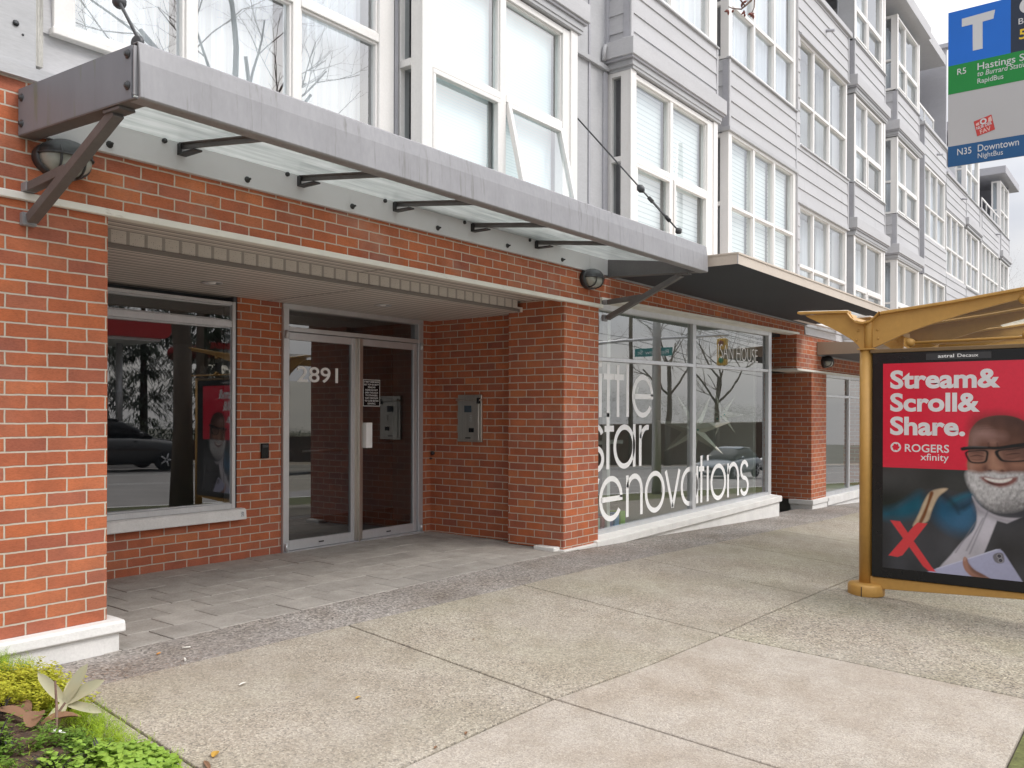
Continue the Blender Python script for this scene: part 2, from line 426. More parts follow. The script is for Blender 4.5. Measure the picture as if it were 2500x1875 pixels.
M['curtain'] = pbr('curtain_pale', (0.72, 0.73, 0.76), 0.8, var=0.16, sc=2.2, stretch=(9, 1, 0.25))
M['curtain_grey'] = pbr('curtain_grey', (0.42, 0.42, 0.41), 0.8, var=0.2, sc=2, stretch=(9, 1, 0.3))

def concrete_mat(name, base, peb, amt, sc, stain, moss=0.0):
    m, t, n, l, b, o = newmat(name)
    p = pos(n, l)
    v = n.new('ShaderNodeTexVoronoi'); v.inputs['Scale'].default_value = sc; l.new(p, v.inputs['Vector'])
    sp = n.new('ShaderNodeSeparateColor'); l.new(v.outputs['Color'], sp.inputs[0])
    k = len(peb)
    pc = ramp(n, l, sp.outputs[0], [(i / (k - 1), c) for i, c in enumerate(peb)])
    n1 = noise(n, l, p, 0.9, 5, 0.6); n2 = noise(n, l, p, 240, 2, 0.6)
    show = math_(n, l, 'MULTIPLY', ramp(n, l, n1, [(0.30, (0.45,) * 3), (0.62, (1,) * 3)]), amt)
    c = mix(n, l, base, pc, show)
    c = mix(n, l, c, ramp(n, l, n2, [(0.3, (0.80,) * 3), (0.7, (1.16,) * 3)]), 1, 'MULTIPLY')
    n3 = noise(n, l, p, 1.35, 6, 0.65)
    c = mix(n, l, c, ramp(n, l, n3, [(0.32, stain), (0.60, (1, 1, 1))]), 1, 'MULTIPLY')
    n5 = noise(n, l, pos(n, l, (1, 1, 1)), 5.5, 5, 0.7)
    c = mix(n, l, c, ramp(n, l, n5, [(0.36, (0.90, 0.885, 0.86)), (0.58, (1.03, 1.03, 1.03))]), 1, 'MULTIPLY')
    if moss:
        n4 = noise(n, l, p, 0.8, 4)
        c = mix(n, l, c, mix(n, l, c, (0.75, 0.86, 0.52), 1, 'MULTIPLY'), math_(n, l, 'MULTIPLY', ramp(n, l, n4, [(0.45, (0, 0, 0)), (0.66, (1, 1, 1))]), moss))
    gv = n.new('ShaderNodeTexVoronoi'); gv.inputs['Scale'].default_value = 2.1; l.new(p, gv.inputs['Vector'])
    gs = n.new('ShaderNodeSeparateColor'); l.new(gv.outputs['Color'], gs.inputs[0])
    rad_ = math_(n, l, 'MULTIPLY', gs.outputs[1], 0.052)
    spot = math_(n, l, 'MULTIPLY', math_(n, l, 'LESS_THAN', math_(n, l, 'ADD', gv.outputs['Distance'], math_(n, l, 'MULTIPLY', n2, 0.02)), rad_), math_(n, l, 'GREATER_THAN', gs.outputs[0], 0.55))
    c = mix(n, l, c, mix(n, l, c, (0.70, 0.69, 0.68), 1, 'MULTIPLY'), math_(n, l, 'MULTIPLY', spot, 0.8))
    l.new(c, b.inputs['Base Color']); b.inputs['Roughness'].default_value = 0.86; b.inputs['Specular IOR Level'].default_value = 0.3
    bump(n, l, b, math_(n, l, 'ADD', math_(n, l, 'MULTIPLY', v.outputs['Distance'], show), math_(n, l, 'MULTIPLY', n2, 0.3)), 0.45, 0.006)
    return m
PEB = [(0.10, 0.09, 0.085), (0.30, 0.26, 0.21), (0.46, 0.41, 0.34), (0.22, 0.195, 0.17), (0.55, 0.50, 0.42), (0.36, 0.31, 0.25), (0.68, 0.62, 0.52)]
M['walk_a'] = concrete_mat('concrete_exposed_aggregate', (0.365, 0.335, 0.287), PEB, 0.74, 118, (0.86, 0.84, 0.81), 0.16)
M['walk_b'] = concrete_mat('concrete_pale_slab', (0.435, 0.395, 0.350), PEB, 0.46, 140, (0.87, 0.83, 0.79), 0.0)
M['walk_c'] = concrete_mat('concrete_coarse_aggregate', (0.335, 0.315, 0.275), PEB, 0.92, 92, (0.84, 0.835, 0.81), 0.22)
PB2 = [(0.12, 0.112, 0.108), (0.27, 0.25, 0.235), (0.40, 0.37, 0.345), (0.19, 0.178, 0.17), (0.54, 0.50, 0.465), (0.33, 0.305, 0.285), (0.62, 0.58, 0.54)]
M['pebble'] = concrete_mat('pebble_band', (0.22, 0.20, 0.185), PB2, 1.0, 78, (0.80, 0.76, 0.72), 0.0)
M['paver'] = pbr('slate_grey_pavers', (0.225, 0.21, 0.195), 0.75, var=0.22, sc=1.6, fine=0.12, fsc=45, bst=0.3, bsc=60, spec=0.3, stain=(0.30, 0.285, 0.26), stsc=3.0, stlo=0.56)
M['joint'] = pbr('joint_dirt', (0.075, 0.062, 0.045), 0.95, var=0.3, sc=30, stain=(0.07, 0.095, 0.03), stsc=2.5, stlo=0.5)
M['asphalt'] = pbr('asphalt_road', (0.33, 0.315, 0.30), 0.85, var=0.15, sc=1.2, fine=0.15, fsc=80)
M['roadpaint'] = pbr('road_paint', (0.70, 0.70, 0.68), 0.7, var=0.1, sc=3)
M['verge'] = pbr('mossy_verge', (0.115, 0.125, 0.04), 0.95, var=0.4, sc=9, fine=0.3, fsc=60, bst=0.6, bsc=40)
M['earth'] = pbr('far_ground', (0.16, 0.16, 0.13), 0.95, var=0.2, sc=0.2)
M['soil'] = pbr('planter_soil', (0.085, 0.052, 0.034), 0.95, var=0.45, sc=18, fine=0.3, fsc=90, bst=0.9, bsc=50)


# ================================================================== SETTING
def island_mat(name, base, var, joint=None):
    m, t, n, l, b, o = newmat(name)
    ge = n.new('ShaderNodeNewGeometry')
    k = ramp(n, l, ge.outputs['Random Per Island'], [(0.0, tuple(c * (1 - var) for c in base)), (0.5, base), (1.0, tuple(c * (1 + var) for c in base))])
    c = mix(n, l, k, ramp(n, l, noise(n, l, pos(n, l), 5, 6, 0.65), [(0.3, (0.80, 0.79, 0.78)), (0.65, (1.10, 1.10, 1.10))]), 1, 'MULTIPLY')
    c = mix(n, l, c, ramp(n, l, noise(n, l, pos(n, l), 70, 3), [(0.3, (0.88,) * 3), (0.7, (1.12,) * 3)]), 1, 'MULTIPLY')
    l.new(c, b.inputs['Base Color']); b.inputs['Roughness'].default_value = 0.85; b.inputs['Specular IOR Level'].default_value = 0.2
    bump(n, l, b, noise(n, l, pos(n, l, (1, 1.6, 1)), 26, 5, 0.7), 0.35, 0.004)
    return m
M['paver'] = island_mat('slate_grey_pavers', (0.365, 0.340, 0.312), 0.08)

xs = [-400, -60, 6.5, 12.6, 15, 40, 100, 400]; ys = [-400, -60, -20, 0.55, 3.95, 6.55, 60, 400]
mb = MB()
for i in range(len(xs) - 1):
    for j in range(len(ys) - 1):
        mb.quad(*[(x, y, g(x, y) - 0.32) for x, y in ((xs[i], ys[j]), (xs[i + 1], ys[j]), (xs[i + 1], ys[j + 1]), (xs[i], ys[j + 1]))])
tag(mb.build('ground', M['earth']), kind='structure')

def strip(name, mat, xa, xb, y0f, y1f, dz, step=1.0, drop=None):
    mb = MB(); n = int((xb - xa) / step); X = sorted(set([xa + i * (xb - xa) / n for i in range(n + 1)] + [k for k in (6.5, 12.6, 15, 40, 100) if xa < k < xb]))
    for a, b in zip(X, X[1:]):
        mb.quad((a, y0f(a), g(a, y0f(a)) + dz), (b, y0f(b), g(b, y0f(b)) + dz), (b, y1f(b), g(b, y1f(b)) + dz), (a, y1f(a), g(a, y1f(a)) + dz))
    return tag(mb.build(name, mat), kind='structure')
def interp(ks, x):
    if x <= ks[0][0]: return ks[0][1]
    for (a, va), (b, vb) in zip(ks, ks[1:]):
        if x <= b: return va + (vb - va) * (x - a) / (b - a)
    return ks[-1][1]
yedge = lambda x: interp([(-8, 4.12), (2.3, 4.09), (3.64, 4.04), (5.36, 3.945), (7.1, 3.89), (9, 3.90), (11, 3.93), (40, 3.95)], x)
ylong = lambda x: interp([(-8, 2.46), (3.5, 2.43), (4.4, 2.335), (5.22, 2.30), (6.9, 2.27), (40, 2.29)], x)
KY = 0.575

strip('joint_bed', M['joint'], -8, 60, lambda x: KY - .03, lambda x: 3.95, -0.022)
strip('pebble_strip', M['pebble'], -8, 60, lambda x: yedge(x) + 0.002, lambda x: 4.57 if x < 7.2 else 4.80, -0.004, 0.5)
# concrete slabs with tooled joints
rowA = [(-6.4 + 1.72 * k, -6.4 + 1.72 * k) for k in range(4)] + [(0.5, 0.45), (2.02, 1.90), (3.66, 3.54), (5.34, 5.25), (7.09, 6.91), (8.86, 8.70), (10.6, 10.45), (12.3, 12.2)] + [(14.0 + 1.72 * k, 13.95 + 1.72 * k) for k in range(9)]
rowB = [(-6.4 + 1.72 * k, -6.4 + 1.72 * k) for k in range(4)] + [(0.45, 0.45), (1.90, 1.95), (3.545, 3.59), (5.235, 5.39), (6.91, 7.16), (8.70, 8.90), (10.45, 10.6), (12.2, 12.3)] + [(13.95 + 1.72 * k, 14.0 + 1.72 * k) for k in range(9)]
mb = MB(); G = 0.0060
def slab(mb, ctop, cbot, mi):
    """ctop: far edge points left..right, cbot near edge"""
    ring = ctop + cbot[::-1]
    v = [(x, y, g(x, y)) for x, y in ring] + [(x, y, g(x, y) - 0.06) for x, y in ring]
    n = len(ring)
    mb.add(v, [list(range(n))] + [(i, n + i, n + (i + 1) % n, (i + 1) % n) for i in range(n)], mi)
def edge(fn, a, b, k=4): return [(a + (b - a) * i / k, fn(a + (b - a) * i / k)) for i in range(k + 1)]
for (a, a2), (b, b2) in zip(rowA, rowA[1:]):
    slab(mb, [(x, y) for x, y in edge(yedge, a + G, b - G)], [(x, y + G) for x, y in edge(ylong, a2 + G, b2 - G)], 0)
for (a, a2), (b, b2) in zip(rowB, rowB[1:]):
    slab(mb, [(x, y - G) for x, y in edge(ylong, a + G, b - G)], [(x, KY) for x, y in edge(ylong, a2 + G, b2 - G)], 1 if b < 5.3 else 2)
sw = mb.build('sidewalk', [M['walk_a'], M['walk_b'], M['walk_c']], bevel=0.007, seg=2); tag(sw, kind='structure')
strip('verge', M['verge'], -60, 120, lambda x: -0.9, lambda x: KY - .008, -0.012, 4)
mb = MB()
for a, b in zip([-60, 6.5, 12.6, 15, 40, 100], [6.5, 12.6, 15, 40, 100, 140]):
    v = [(x, y, g(x, y) + dz) for x in (a, b) for y, dz in ((-1.05, -0.2), (-1.05, -0.005), (-0.9, -0.005), (-0.9, -0.2))]
    mb.add(v, [(0, 1, 5, 4), (1, 2, 6, 5)])
    v = [(x, y, g(x, y) + dz) for x in (a, b) for y, dz in ((-15.5, -0.2), (-15.5, 0.0), (-15.65, 0.0), (-15.65, -0.2))]
    mb.add(v, [(0, 1, 5, 4), (1, 2, 6, 5)])
tag(mb.build('kerb', M['concrete_white']), kind='structure')
strip('road', M['asphalt'], -60, 140, lambda x: -15.5, lambda x: -1.05, -0.14, 5)
strip('lane_marking', M['roadpaint'], -60, 140, lambda x: -8.35, lambda x: -8.23, -0.136, 5)
strip('lane_marking', M['roadpaint'], -60, 140, lambda x: -8.05, lambda x: -7.93, -0.136, 5)
mb = MB()
for i in range(40):
    for yy in (-4.6, -11.8):
        a = -30 + i * 4.5; b = a + 1.8
        mb.quad(*[(x, y, g(x, y) - 0.136) for x, y in ((a, yy), (b, yy), (b, yy + 0.11), (a, yy + 0.11))])
tag(mb.build('lane_dashes', M['roadpaint']), kind='structure')
strip('far_sidewalk', M['walk_b'], -60, 140, lambda x: -19, lambda x: -15.65, 0.0, 5)

# entrance pavers: one mesh, every paver its own block
mb = MB(); rnd = random.Random(3)
PW, PD = 0.305, 0.272
offs = [4.025, 3.89, 3.735, 4.51, 4.35, 4.80, 4.95]
for r in range(7):
    y0 = 4.562 + r * PD; y1 = min(y0 + PD, 6.46)
    x = offs[r] - PW * 12
    while x < 7.06:
        a, b = max(x, 2.40), min(x + PW, 7.06); x += PW
        if b - a < 0.02: continue
        gx = rnd.choice([0.0015, 0.0020, 0.0034, 0.0052, 0.0070]); gy = 0.0016; dz = rnd.uniform(-0.0022, 0.0018)
        z = [g(p, q) + dz + rnd.uniform(-0.001, 0.001) for p, q in ((a, y0), (b, y0), (b, y1), (a, y1))]
        P = [(a + gx, y0 + gy), (b - gx * 0.4, y0 + gy), (b - gx * 0.4, y1 - gy), (a + gx, y1 - gy)]
        v = [(p[0], p[1], zz) for p, zz in zip(P, z)] + [(p[0], p[1], zz - 0.05) for p, zz in zip(P, z)]
        mb.add(v, [(0, 1, 2, 3)] + [(i, 4 + i, 4 + (i + 1) % 4, (i + 1) % 4) for i in range(4)])
tag(mb.build('entrance_paving', M['paver'], bevel=0.003), kind='structure')
mb = MB(); mb.quad((2.3, 4.56, -0.022), (7.1, 4.56, -0.022), (7.1, 6.5, 0.004), (2.3, 6.5, 0.004))
tag(mb.build('paving_bed', M['joint']), kind='structure')

# ================================================================== BUILDING
B = empty('apartment_building', (10, 4.62, 0), 'grey lap sided apartment block over a red brick ground floor with shops', 'building')
def part(name, mat, boxes, parent=B, bevel=0, seg=1):
    mb = MB()
    for b in boxes: mb.box(*b)
    return mb.build(name, mat, parent, bevel, seg)
YF, YW, YB, YG = 4.62, 4.70, 4.43, 4.345
# --- brick ground floor
part('brick_pillar', M['brick'], [(-8, 2.443, YF, 6.62, 0.165, 2.362)], bevel=0.004)
part('brick_pillar', M['brick_in'], [(6.906, 7.533, YF, 5.29, -0.004, 2.400)], bevel=0.004)
part('brick_lintel', M['brick_lintel'], [(-8, 7.56, YF + 0.002, 5.0, 2.402, 2.985)])
mb = MB(); mb.box(7.56, 13.70, YF + 0.002, 5.0, 2.46, 3.0)
part('brick_wall', M['brick_in'], [(7.03, 7.45, 5.29, 6.60, 0.0, 2.34)])
mb2 = MB(); mb2.box(4.562, 5.030, 6.45, 6.60, 0.0, 2.33); mb2.box(6.877, 7.03, 6.45, 6.60, 0.0, 2.33)
mb2.box(2.40, 4.562, 6.451, 6.60, 0.0, 0.372); mb2.build('brick_wall', M['brick_in'], B)
# drip flashing strip
mb3 = MB()
prof = [(4.60, 2.362), (4.595, 2.366), (4.595, 2.398), (4.60, 2.402), (4.66, 2.404), (4.66, 2.362)]
mb3.extr(prof, lambda p, t: (t, p[0], p[1]), -8, 7.58); mb3.build('drip_flashing', M['drip'], B)
# white concrete plinth of the near pillar
mb3 = MB()
pr = [(4.552, 0.100), (4.546, 0.108), (4.552, 0.150), (4.562, 0.163), (4.62, 0.166), (4.74, 0.166), (4.74, 0.098)]
mb3.extr(pr, lambda p, t: (t, p[0], p[1]), -8, 2.512)
mb3.box(-8, 2.488, 4.572, 4.735, -0.2, 0.100)
mb3.build('plinth', M['concrete_white'], B, 0.006, 2)
mb3 = MB(); mb3.box(6.87, 7.60, 4.585, 4.76, -0.12, -0.004); mb3.box(6.80, 6.905, 4.66, 4.90, -0.08, 0.022); mb3.build('plinth', M['concrete_white'], B, 0.008, 2)
# soffits over the entrance
mb3 = MB(); mb3.box(2.30, 6.93, 4.655, 5.13, 2.400, 2.43); mb3.build('soffit', M['soffit'], B)
mb3 = MB(); mb3.box(2.30, 7.06, 5.115, 6.60, 2.294, 2.34); mb3.build('soffit', M['soffit'], B)
mb3 = MB(); mb3.box(2.30, 6.80, 5.098, 5.114, 2.318, 2.400); mb3.build('vent_strip', M['perf'], B)
mb3 = MB(); mb3.box(2.30, 6.83, 5.088, 5.116, 2.286, 2.318); mb3.build('soffit_trim', M['soffit'], B, 0.004)
mb3 = MB()
for xx in (4.86,): mb3.box(xx, xx + 0.006, 5.12, 6.44, 2.2925, 2.2945)
for xx in (4.72,): mb3.box(xx, xx + 0.006, 4.67, 5.09, 2.3985, 2.4005)
mb3.build('soffit_joint', M['dark'], B)
for (lx, ly) in ((3.93, 5.88), (5.69, 5.82)):
    mb3 = MB(); mb3.lathe([(0.082, 0.0), (0.080, -0.006), (0.060, -0.004), (0.056, 0.03)], (lx, ly, 2.293), n=24)
    dl = mb3.build('downlight', M['alu'], B)
    mb3 = MB(); mb3.lathe([(0.05, 0.006), (0.03, 0.0), (0.02, -0.008)], (lx, ly, 2.293), n=16); mb3.build('bulb', M['white'], dl)

# --- glazing helper: frame boxes with panes
def glazed(name, parent, x0, x1, z0, z1, y, fr, mulls=(), trans=(), mat='vinyl', glass='glass_up', depth=0.09, gy=0.055, blind=None, sash_rows=(), blind_z=None, tz=None, blind_gap=0.07, bead=0.012, skip=(), yaw=0.0):
    """fr = (left,right,bottom,top) face widths; mulls/trans = (a,b) bands"""
    l_, r_, b_, t_ = fr; f = tz or (lambda x, yy, z: (x, yy, z))
    fm = MB(); pm = MB()
    fm.box(x0, x0 + l_, y, y + depth, z0, z1); fm.box(x1 - r_, x1, y, y + depth, z0, z1)
    fm.box(x0 + l_, x1 - r_, y + .002, y + depth, z0, z0 + b_); fm.box(x0 + l_, x1 - r_, y + .002, y + depth, z1 - t_, z1)
    xs_ = [x0 + l_] + [q for m in mulls for q in m] + [x1 - r_]; zs_ = [z0 + b_] + [q for m in trans for q in m] + [z1 - t_]
    for a, b in mulls: fm.box(a, b, y + .008, y + depth, z0 + b_, z1 - t_)
    for a, b in trans:
        for i in range(0, len(xs_), 2): fm.box(xs_[i], xs_[i + 1], y + .005, y + depth, a, b)
    for i in range(0, len(xs_), 2):
        for j in range(0, len(zs_), 2):
            a, b, c, d = xs_[i], xs_[i + 1], zs_[j], zs_[j + 1]
            if (i // 2, j // 2) in skip: continue
            bw = bead
            if j // 2 in sash_rows:
                bw = 0.036
                fm.box(a + .008, b - .008, y - .006, y + .04, c + .008, c + bw + .008); fm.box(a + .008, b - .008, y - .006, y + .04, d - bw - .008, d - .008)
                fm.box(a + .008, a + bw + .008, y - .006, y + .04, c + .044, d - .044); fm.box(b - bw - .008, b - .008, y - .006, y + .04, c + .044, d - .044)
                bw += .008
            else:
                fm.box(a, b, y + .022, y + gy, c, c + bw); fm.box(a, b, y + .022, y + gy, d - bw, d)
                fm.box(a, a + bw, y + .022, y + gy, c + bw, d - bw); fm.box(b - bw, b, y + .022, y + gy, c + bw, d - bw)
            ya_, yb_ = y + gy + yaw * (b - a) / 2, y + gy - yaw * (b - a) / 2; pm.quad((a + bw * .6, ya_, c + bw * .6), (b - bw * .6, yb_, c + bw * .6), (b - bw * .6, yb_, d - bw * .6), (a + bw * .6, ya_, d - bw * .6))
    fm.v = [f(*p) for p in fm.v]; pm.v = [f(*p) for p in pm.v]
    fo = fm.build(name, M[mat], parent, 0.003)
    pm.build('pane', M[glass], fo)
    if blind:
        bm_ = MB(); bz0, bz1 = blind_z or (z0 + b_, z1 - t_)
        for i in range(0, len(xs_), 2):
            if blind in ('curtain', 'curtain_grey'):
                n = 26; a, b = xs_[i], xs_[i + 1]
                pts = [(a + (b - a) * k / n, y + gy + blind_gap + 0.018 * math.sin(k * 1.9 + i) + 0.01 * math.sin(k * 0.7)) for k in range(n + 1)]
                for p, q in zip(pts, pts[1:]): bm_.quad((p[0], p[1], bz0), (q[0], q[1], bz0), (q[0], q[1], bz1), (p[0], p[1], bz1))
            else:
                bm_.box(xs_[i] + .01, xs_[i + 1] - .01, y + gy + blind_gap, y + gy + blind_gap + .01, bz0, bz1)
        bm_.build('curtain' if 'curtain' in blind else 'blind', M[blind], fo)
    return fo

# --- lobby window, door
lw = glazed('window', B, 2.42, 4.528, 0.470, 2.246, 6.425, (0.05, 0.034, 0.046, 0.030), trans=((2.026, 2.084),), mat='alu', glass='glass_lobby', depth=0.12, gy=0.068, yaw=0.050)
mb3 = MB(); mb3.box(4.5285, 4.5615, 6.46, 6.60, 0.4, 2.33); mb3.build('window_gap', M['dark_room'], B)  # dark strip: shade of the gap beside the frame put in as colour
mb3 = MB(); mb3.extr([(6.375, 0.374), (6.370, 0.380), (6.378, 0.458), (6.395, 0.468), (6.56, 0.472), (6.56, 0.372)], lambda p, t: (t, p[0], p[1]), 2.42, 4.606)
sl = mb3.build('window_sill', M['concrete_white'], B, 0.003)
mb3 = MB()
for dz in (0.025, 0.045): mb3.lathe([(0.014, 0.0), (0.014, 0.004), (0.009, 0.004), (0.009, 0.0005)], (4.565, 6.373, 0.385 + dz), (0, -1, 0), 12)
mb3.build('screw_cap', M['alu'], sl)
door = MB()
door.box(5.032, 5.094, 6.42, 6.54, 0.02, 2.246); door.box(6.806, 6.878, 6.42, 6.54, 0.02, 2.246)
door.box(5.094, 6.806, 6.421, 6.54, 2.241, 2.290); door.box(5.094, 6.806, 6.421, 6.54, 2.040, 2.082)
door.box(5.03, 6.88, 6.42, 6.56, 2.246, 2.292)
df = door.build('door_frame', M['alu'], B, 0.003)
mb3 = MB(); mb3.quad((5.094, 6.48, 2.082), (6.806, 6.48, 2.082), (6.806, 6.48, 2.241), (5.094, 6.48, 2.241)); mb3.build('pane', M['glass_lobby'], df)
mb3 = MB()
for hx in (5.055, 6.838):
    for hz in (1.97, 0.03): mb3.lathe([(0.016, 0), (0.016, 0.075)], (hx, 6.405, hz), n=12)
mb3.build('pivot', M['alu'], df)
for (a, b, gl) in ((5.096, 5.938, (5.110, 5.868)), (5.960, 6.800, (6.012, 6.748))):
    mb3 = MB(); y0, y1 = 6.436, 6.482
    mb3.box(a, gl[0], y0, y1, 0.032, 2.034); mb3.box(gl[1], b, y0, y1, 0.032, 2.034)
    mb3.box(gl[0], gl[1], y0 + .001, y1, 0.032, 0.120); mb3.box(gl[0], gl[1], y0 + .001, y1, 1.966, 2.034)
    d_ = mb3.build('door', M['alu'], B, 0.003)
    mb3 = MB(); mb3.quad((gl[0], 6.458, 0.12), (gl[1], 6.458, 0.12), (gl[1], 6.458, 1.966), (gl[0], 6.458, 1.966)); mb3.build('pane', M['glass_lobby'], d_)
    mb3 = MB(); mx_ = (gl[0] + gl[1]) / 2; mb3.box(mx_ - 0.03, mx_ + 0.03, y0 - .003, y0, 0.070, 0.082); mb3.build('lock', M['dark'], d_)
    if a < 5.5:
        mb3 = MB(); add_text(mb3, '2891', (0, 6.4555, 0), (1, 0, 0), (0, 0, 1), 5.213, 5.708, 1.586, 0.140, 0, bold=0.012)
        mb3.build('house_number', M['white'], d_)
        mb3 = MB(); mb3.tube([(5.35, 6.56, 0.93), (5.86, 6.56, 0.93)], 0.013); mb3.build('push_bar', M['steel'], d_)
    else:
        mb3 = MB(); mb3.box(6.030, 6.274, 6.4535, 6.4565, 1.357, 1.636)
        nt_ = mb3.build('notice', M['black'], d_)
        mb3 = MB(); yy = 6.4528
        for q in ((6.036, 6.268, 1.626, 1.631), (6.036, 6.268, 1.362, 1.367), (6.036, 6.041, 1.367, 1.626), (6.263, 6.268, 1.367, 1.626)): mb3.box(q[0], q[1], yy, yy + .0007, q[2], q[3])
        for k, (tx, wd) in enumerate((('IT MAY SEEM RUDE', .20), ('BUT FOR SECURITY', .20), ('PLEASE', .10), ('PLEASE DO NOT', .17), ('OPEN THE DOOR', .18), ('TO STRANGERS.', .17), ('WAIT FOR DOOR', .18), ('TO CLOSE BEFORE', .19), ('LEAVING.', .11))):
            tx = {2: 'REASONS'}.get(k, tx)
            add_text(mb3, tx, (0, yy, 0), (1, 0, 0), (0, 0, 1), 6.152 - wd / 2, 6.152 + wd / 2, 1.600 - k * 0.0272, 0.0165, 0, bold=0.01)
        mb3.build('lettering', M['white'], nt_)
        mb3 = MB(); mb3.box(6.016, 6.100, 6.385, 6.398, 0.946, 1.198); mb3.box(6.016, 6.030, 6.398, 6.44, 0.946, 1.198)
        mb3.build('handle', M['white'], d_, 0.003)
mb3 = MB(); mb3.box(5.9385, 5.9595, 6.40, 6.47, 0.02, 2.034); mb3.box(5.905, 5.9385, 6.425, 6.436, 0.04, 2.03); mb3.box(5.9595, 6.005, 6.421, 6.436, 0.04, 2.03)
mb3.build('astragal', M['steel'], df, 0.002)
mb3 = MB(); mb3.box(5.03, 6.88, 6.40, 6.56, 0.0, 0.028); mb3.build('threshold', M['alu'], B, 0.004)
# lobby interior
mb3 = MB(); mb3.box(2.3, 7.6, 8.9, 9.0, 0, 2.6); mb3.box(2.2, 2.3, 6.6, 9, 0, 2.6); mb3.box(7.5, 7.6, 6.6, 9, 0, 2.6); mb3.box(2.2, 7.6, 6.6, 9, 2.34, 2.6); mb3.build('lobby_wall', M['room_grey'], B)
mb3 = MB(); mb3.box(2.3, 7.5, 6.56, 9, -0.1, 0.02); mb3.box(2.31, 7.49, 8.86, 8.89, 0.02, 0.16); mb3.build('lobby_floor', M['dark_room'], B)
mb3 = MB(); mb3.box(5.75, 7.45, 7.45, 7.55, 0.02, 2.33); mb3.build('lobby_partition', M['room_grey'], B)
mb3 = MB(); mb3.box(5.75, 7.45, 7.435, 7.448, 0.02, 0.16); mb3.build('baseboard', M['dark_room'], B)

# --- shop front, leaning along the sloping street
shz = lambda x, yy, z: (x, yy, z + 0.0145 * (x - 7.6))
YS = 4.735
shop = glazed('shop_window', B, 7.38, 12.600, 0.010, 2.440, YS, (0.03, 0.118, 0.066, 0.062), mulls=((9.962, 10.055),), trans=((1.843, 1.882),), mat='alu', glass='glass_shop', depth=0.055, gy=0.046, tz=shz, bead=0.003)
mb3 = MB(); mb3.extr([(4.575, -0.062), (4.575, 0.014), (4.585, 0.020), (4.737, 0.034), (4.86, 0.034), (4.86, -0.062)], lambda p, t: shz(t, p[0], p[1]), 7.45, 12.615)
mb3.build('shop_sill', M['concrete_white'], B, 0.004)
mb3 = MB(); mb3.extr([(4.605, -0.42), (4.605, -0.06), (4.9, -0.06), (4.9, -0.42)], lambda p, t: shz(t, p[0], p[1]) if p[1] > -.4 else (t, p[0], p[1]), 7.45, 12.585)
mb3.build('plinth', M['concrete_white'], B, 0.004)
mb.v = [shz(*p) if p[2] < 2.6 else p for p in mb.v]; mb.build('brick_lintel', M['brick_in'], B)
mb3 = MB(); mb3.extr([(4.60, 2.445), (4.60, 2.475), (4.74, 2.48), (4.74, 2.436)], lambda p, t: shz(t, p[0], p[1]), 7.56, 13.42); mb3.build('drip_flashing', M['drip'], B)
# shop interior
mb3 = MB(); mb3.box(7.1, 13.3, 9.4, 9.5, -0.3, 2.6); mb3.box(7.46, 7.55, 5.0, 9.4, -0.3, 2.6); mb3.box(12.45, 12.55, 4.95, 9.4, -0.3, 2.6); mb3.build('shop_wall', M['room_white'], B)
mb3 = MB(); mb3.box(7.5, 12.5, 4.84, 9.4, -0.4, 0.03); mb3.build('shop_floor', M['room_grey'], B)
mb3 = MB(); mb3.box(7.5, 13.3, 5.0, 9.4, 2.52, 2.6); mb3.build('shop_ceiling', M['room_white'], B)
mb3 = MB(); mb3.box(8.17, 8.235, 4.90, 4.96, 0.03, 2.52); mb3.build('mullion_post', M['white'], B)
# vinyl lettering on the shop glass
def ring(mb, cx, cz, rx, rz, w, a0=0, a1=360, n=40, mi=0, y=0):
    A = [rad(a0 + (a1 - a0) * i / n) for i in range(n + 1)]
    for p, q in zip(A, A[1:]):
        mb.quad((cx + rx * math.cos(p), y, cz + rz * math.sin(p)), (cx + rx * math.cos(q), y, cz + rz * math.sin(q)),
                (cx + (rx - w) * math.cos(q), y, cz + (rz - w) * math.sin(q)), (cx + (rx - w) * math.cos(p), y, cz + (rz - w) * math.sin(p)), mi)
def ribbon(mb, pts, w, y, mi=0):
    P = [Vector((p[0], p[1])) for p in pts]; Lf = []; Rt = []
    for i, p in enumerate(P):
        d = P[min(i + 1, len(P) - 1)] - P[max(i - 1, 0)]; d.normalize(); nn = Vector((-d.y, d.x)) * w / 2
        Lf.append(p + nn); Rt.append(p - nn)
    for i in range(len(P) - 1): mb.quad((Lf[i].x, y, Lf[i].y), (Lf[i + 1].x, y, Lf[i + 1].y), (Rt[i + 1].x, y, Rt[i + 1].y), (Rt[i].x, y, Rt[i].y), mi)
YL = YS + 0.0445; W = 0.058
mb3 = MB()
def rect(x0, x1, z0, z1): mb3.quad((x0, YL, z0), (x1, YL, z0), (x1, YL, z1), (x0, YL, z1))
def let_o(x0, x1, b, h=.475): ring(mb3, (x0 + x1) / 2, b + h / 2 - .006, (x1 - x0) / 2, h / 2 + .006, W, y=YL)
def let_e(x0, x1, b, h=.475):
    cx, cz = (x0 + x1) / 2, b + h / 2 - .006
    ring(mb3, cx, cz, (x1 - x0) / 2, h / 2 + .006, W, 0, 325, y=YL); rect(x0 + W * .8, x1 - .002, cz - .032, cz + .024)
def let_a(x0, x1, b, h=.475): let_o(x0, x1 - .01, b, h); rect(x1 - W, x1, b, b + h)
def let_n(x0, x1, b, h=.46):
    rect(x0, x0 + W, b, b + h); r = (x1 - x0) / 2; ring(mb3, (x0 + x1) / 2, b + h - r + .012, r, r, W, 0, 165, y=YL); rect(x1 - W, x1, b, b + h - r + .014)
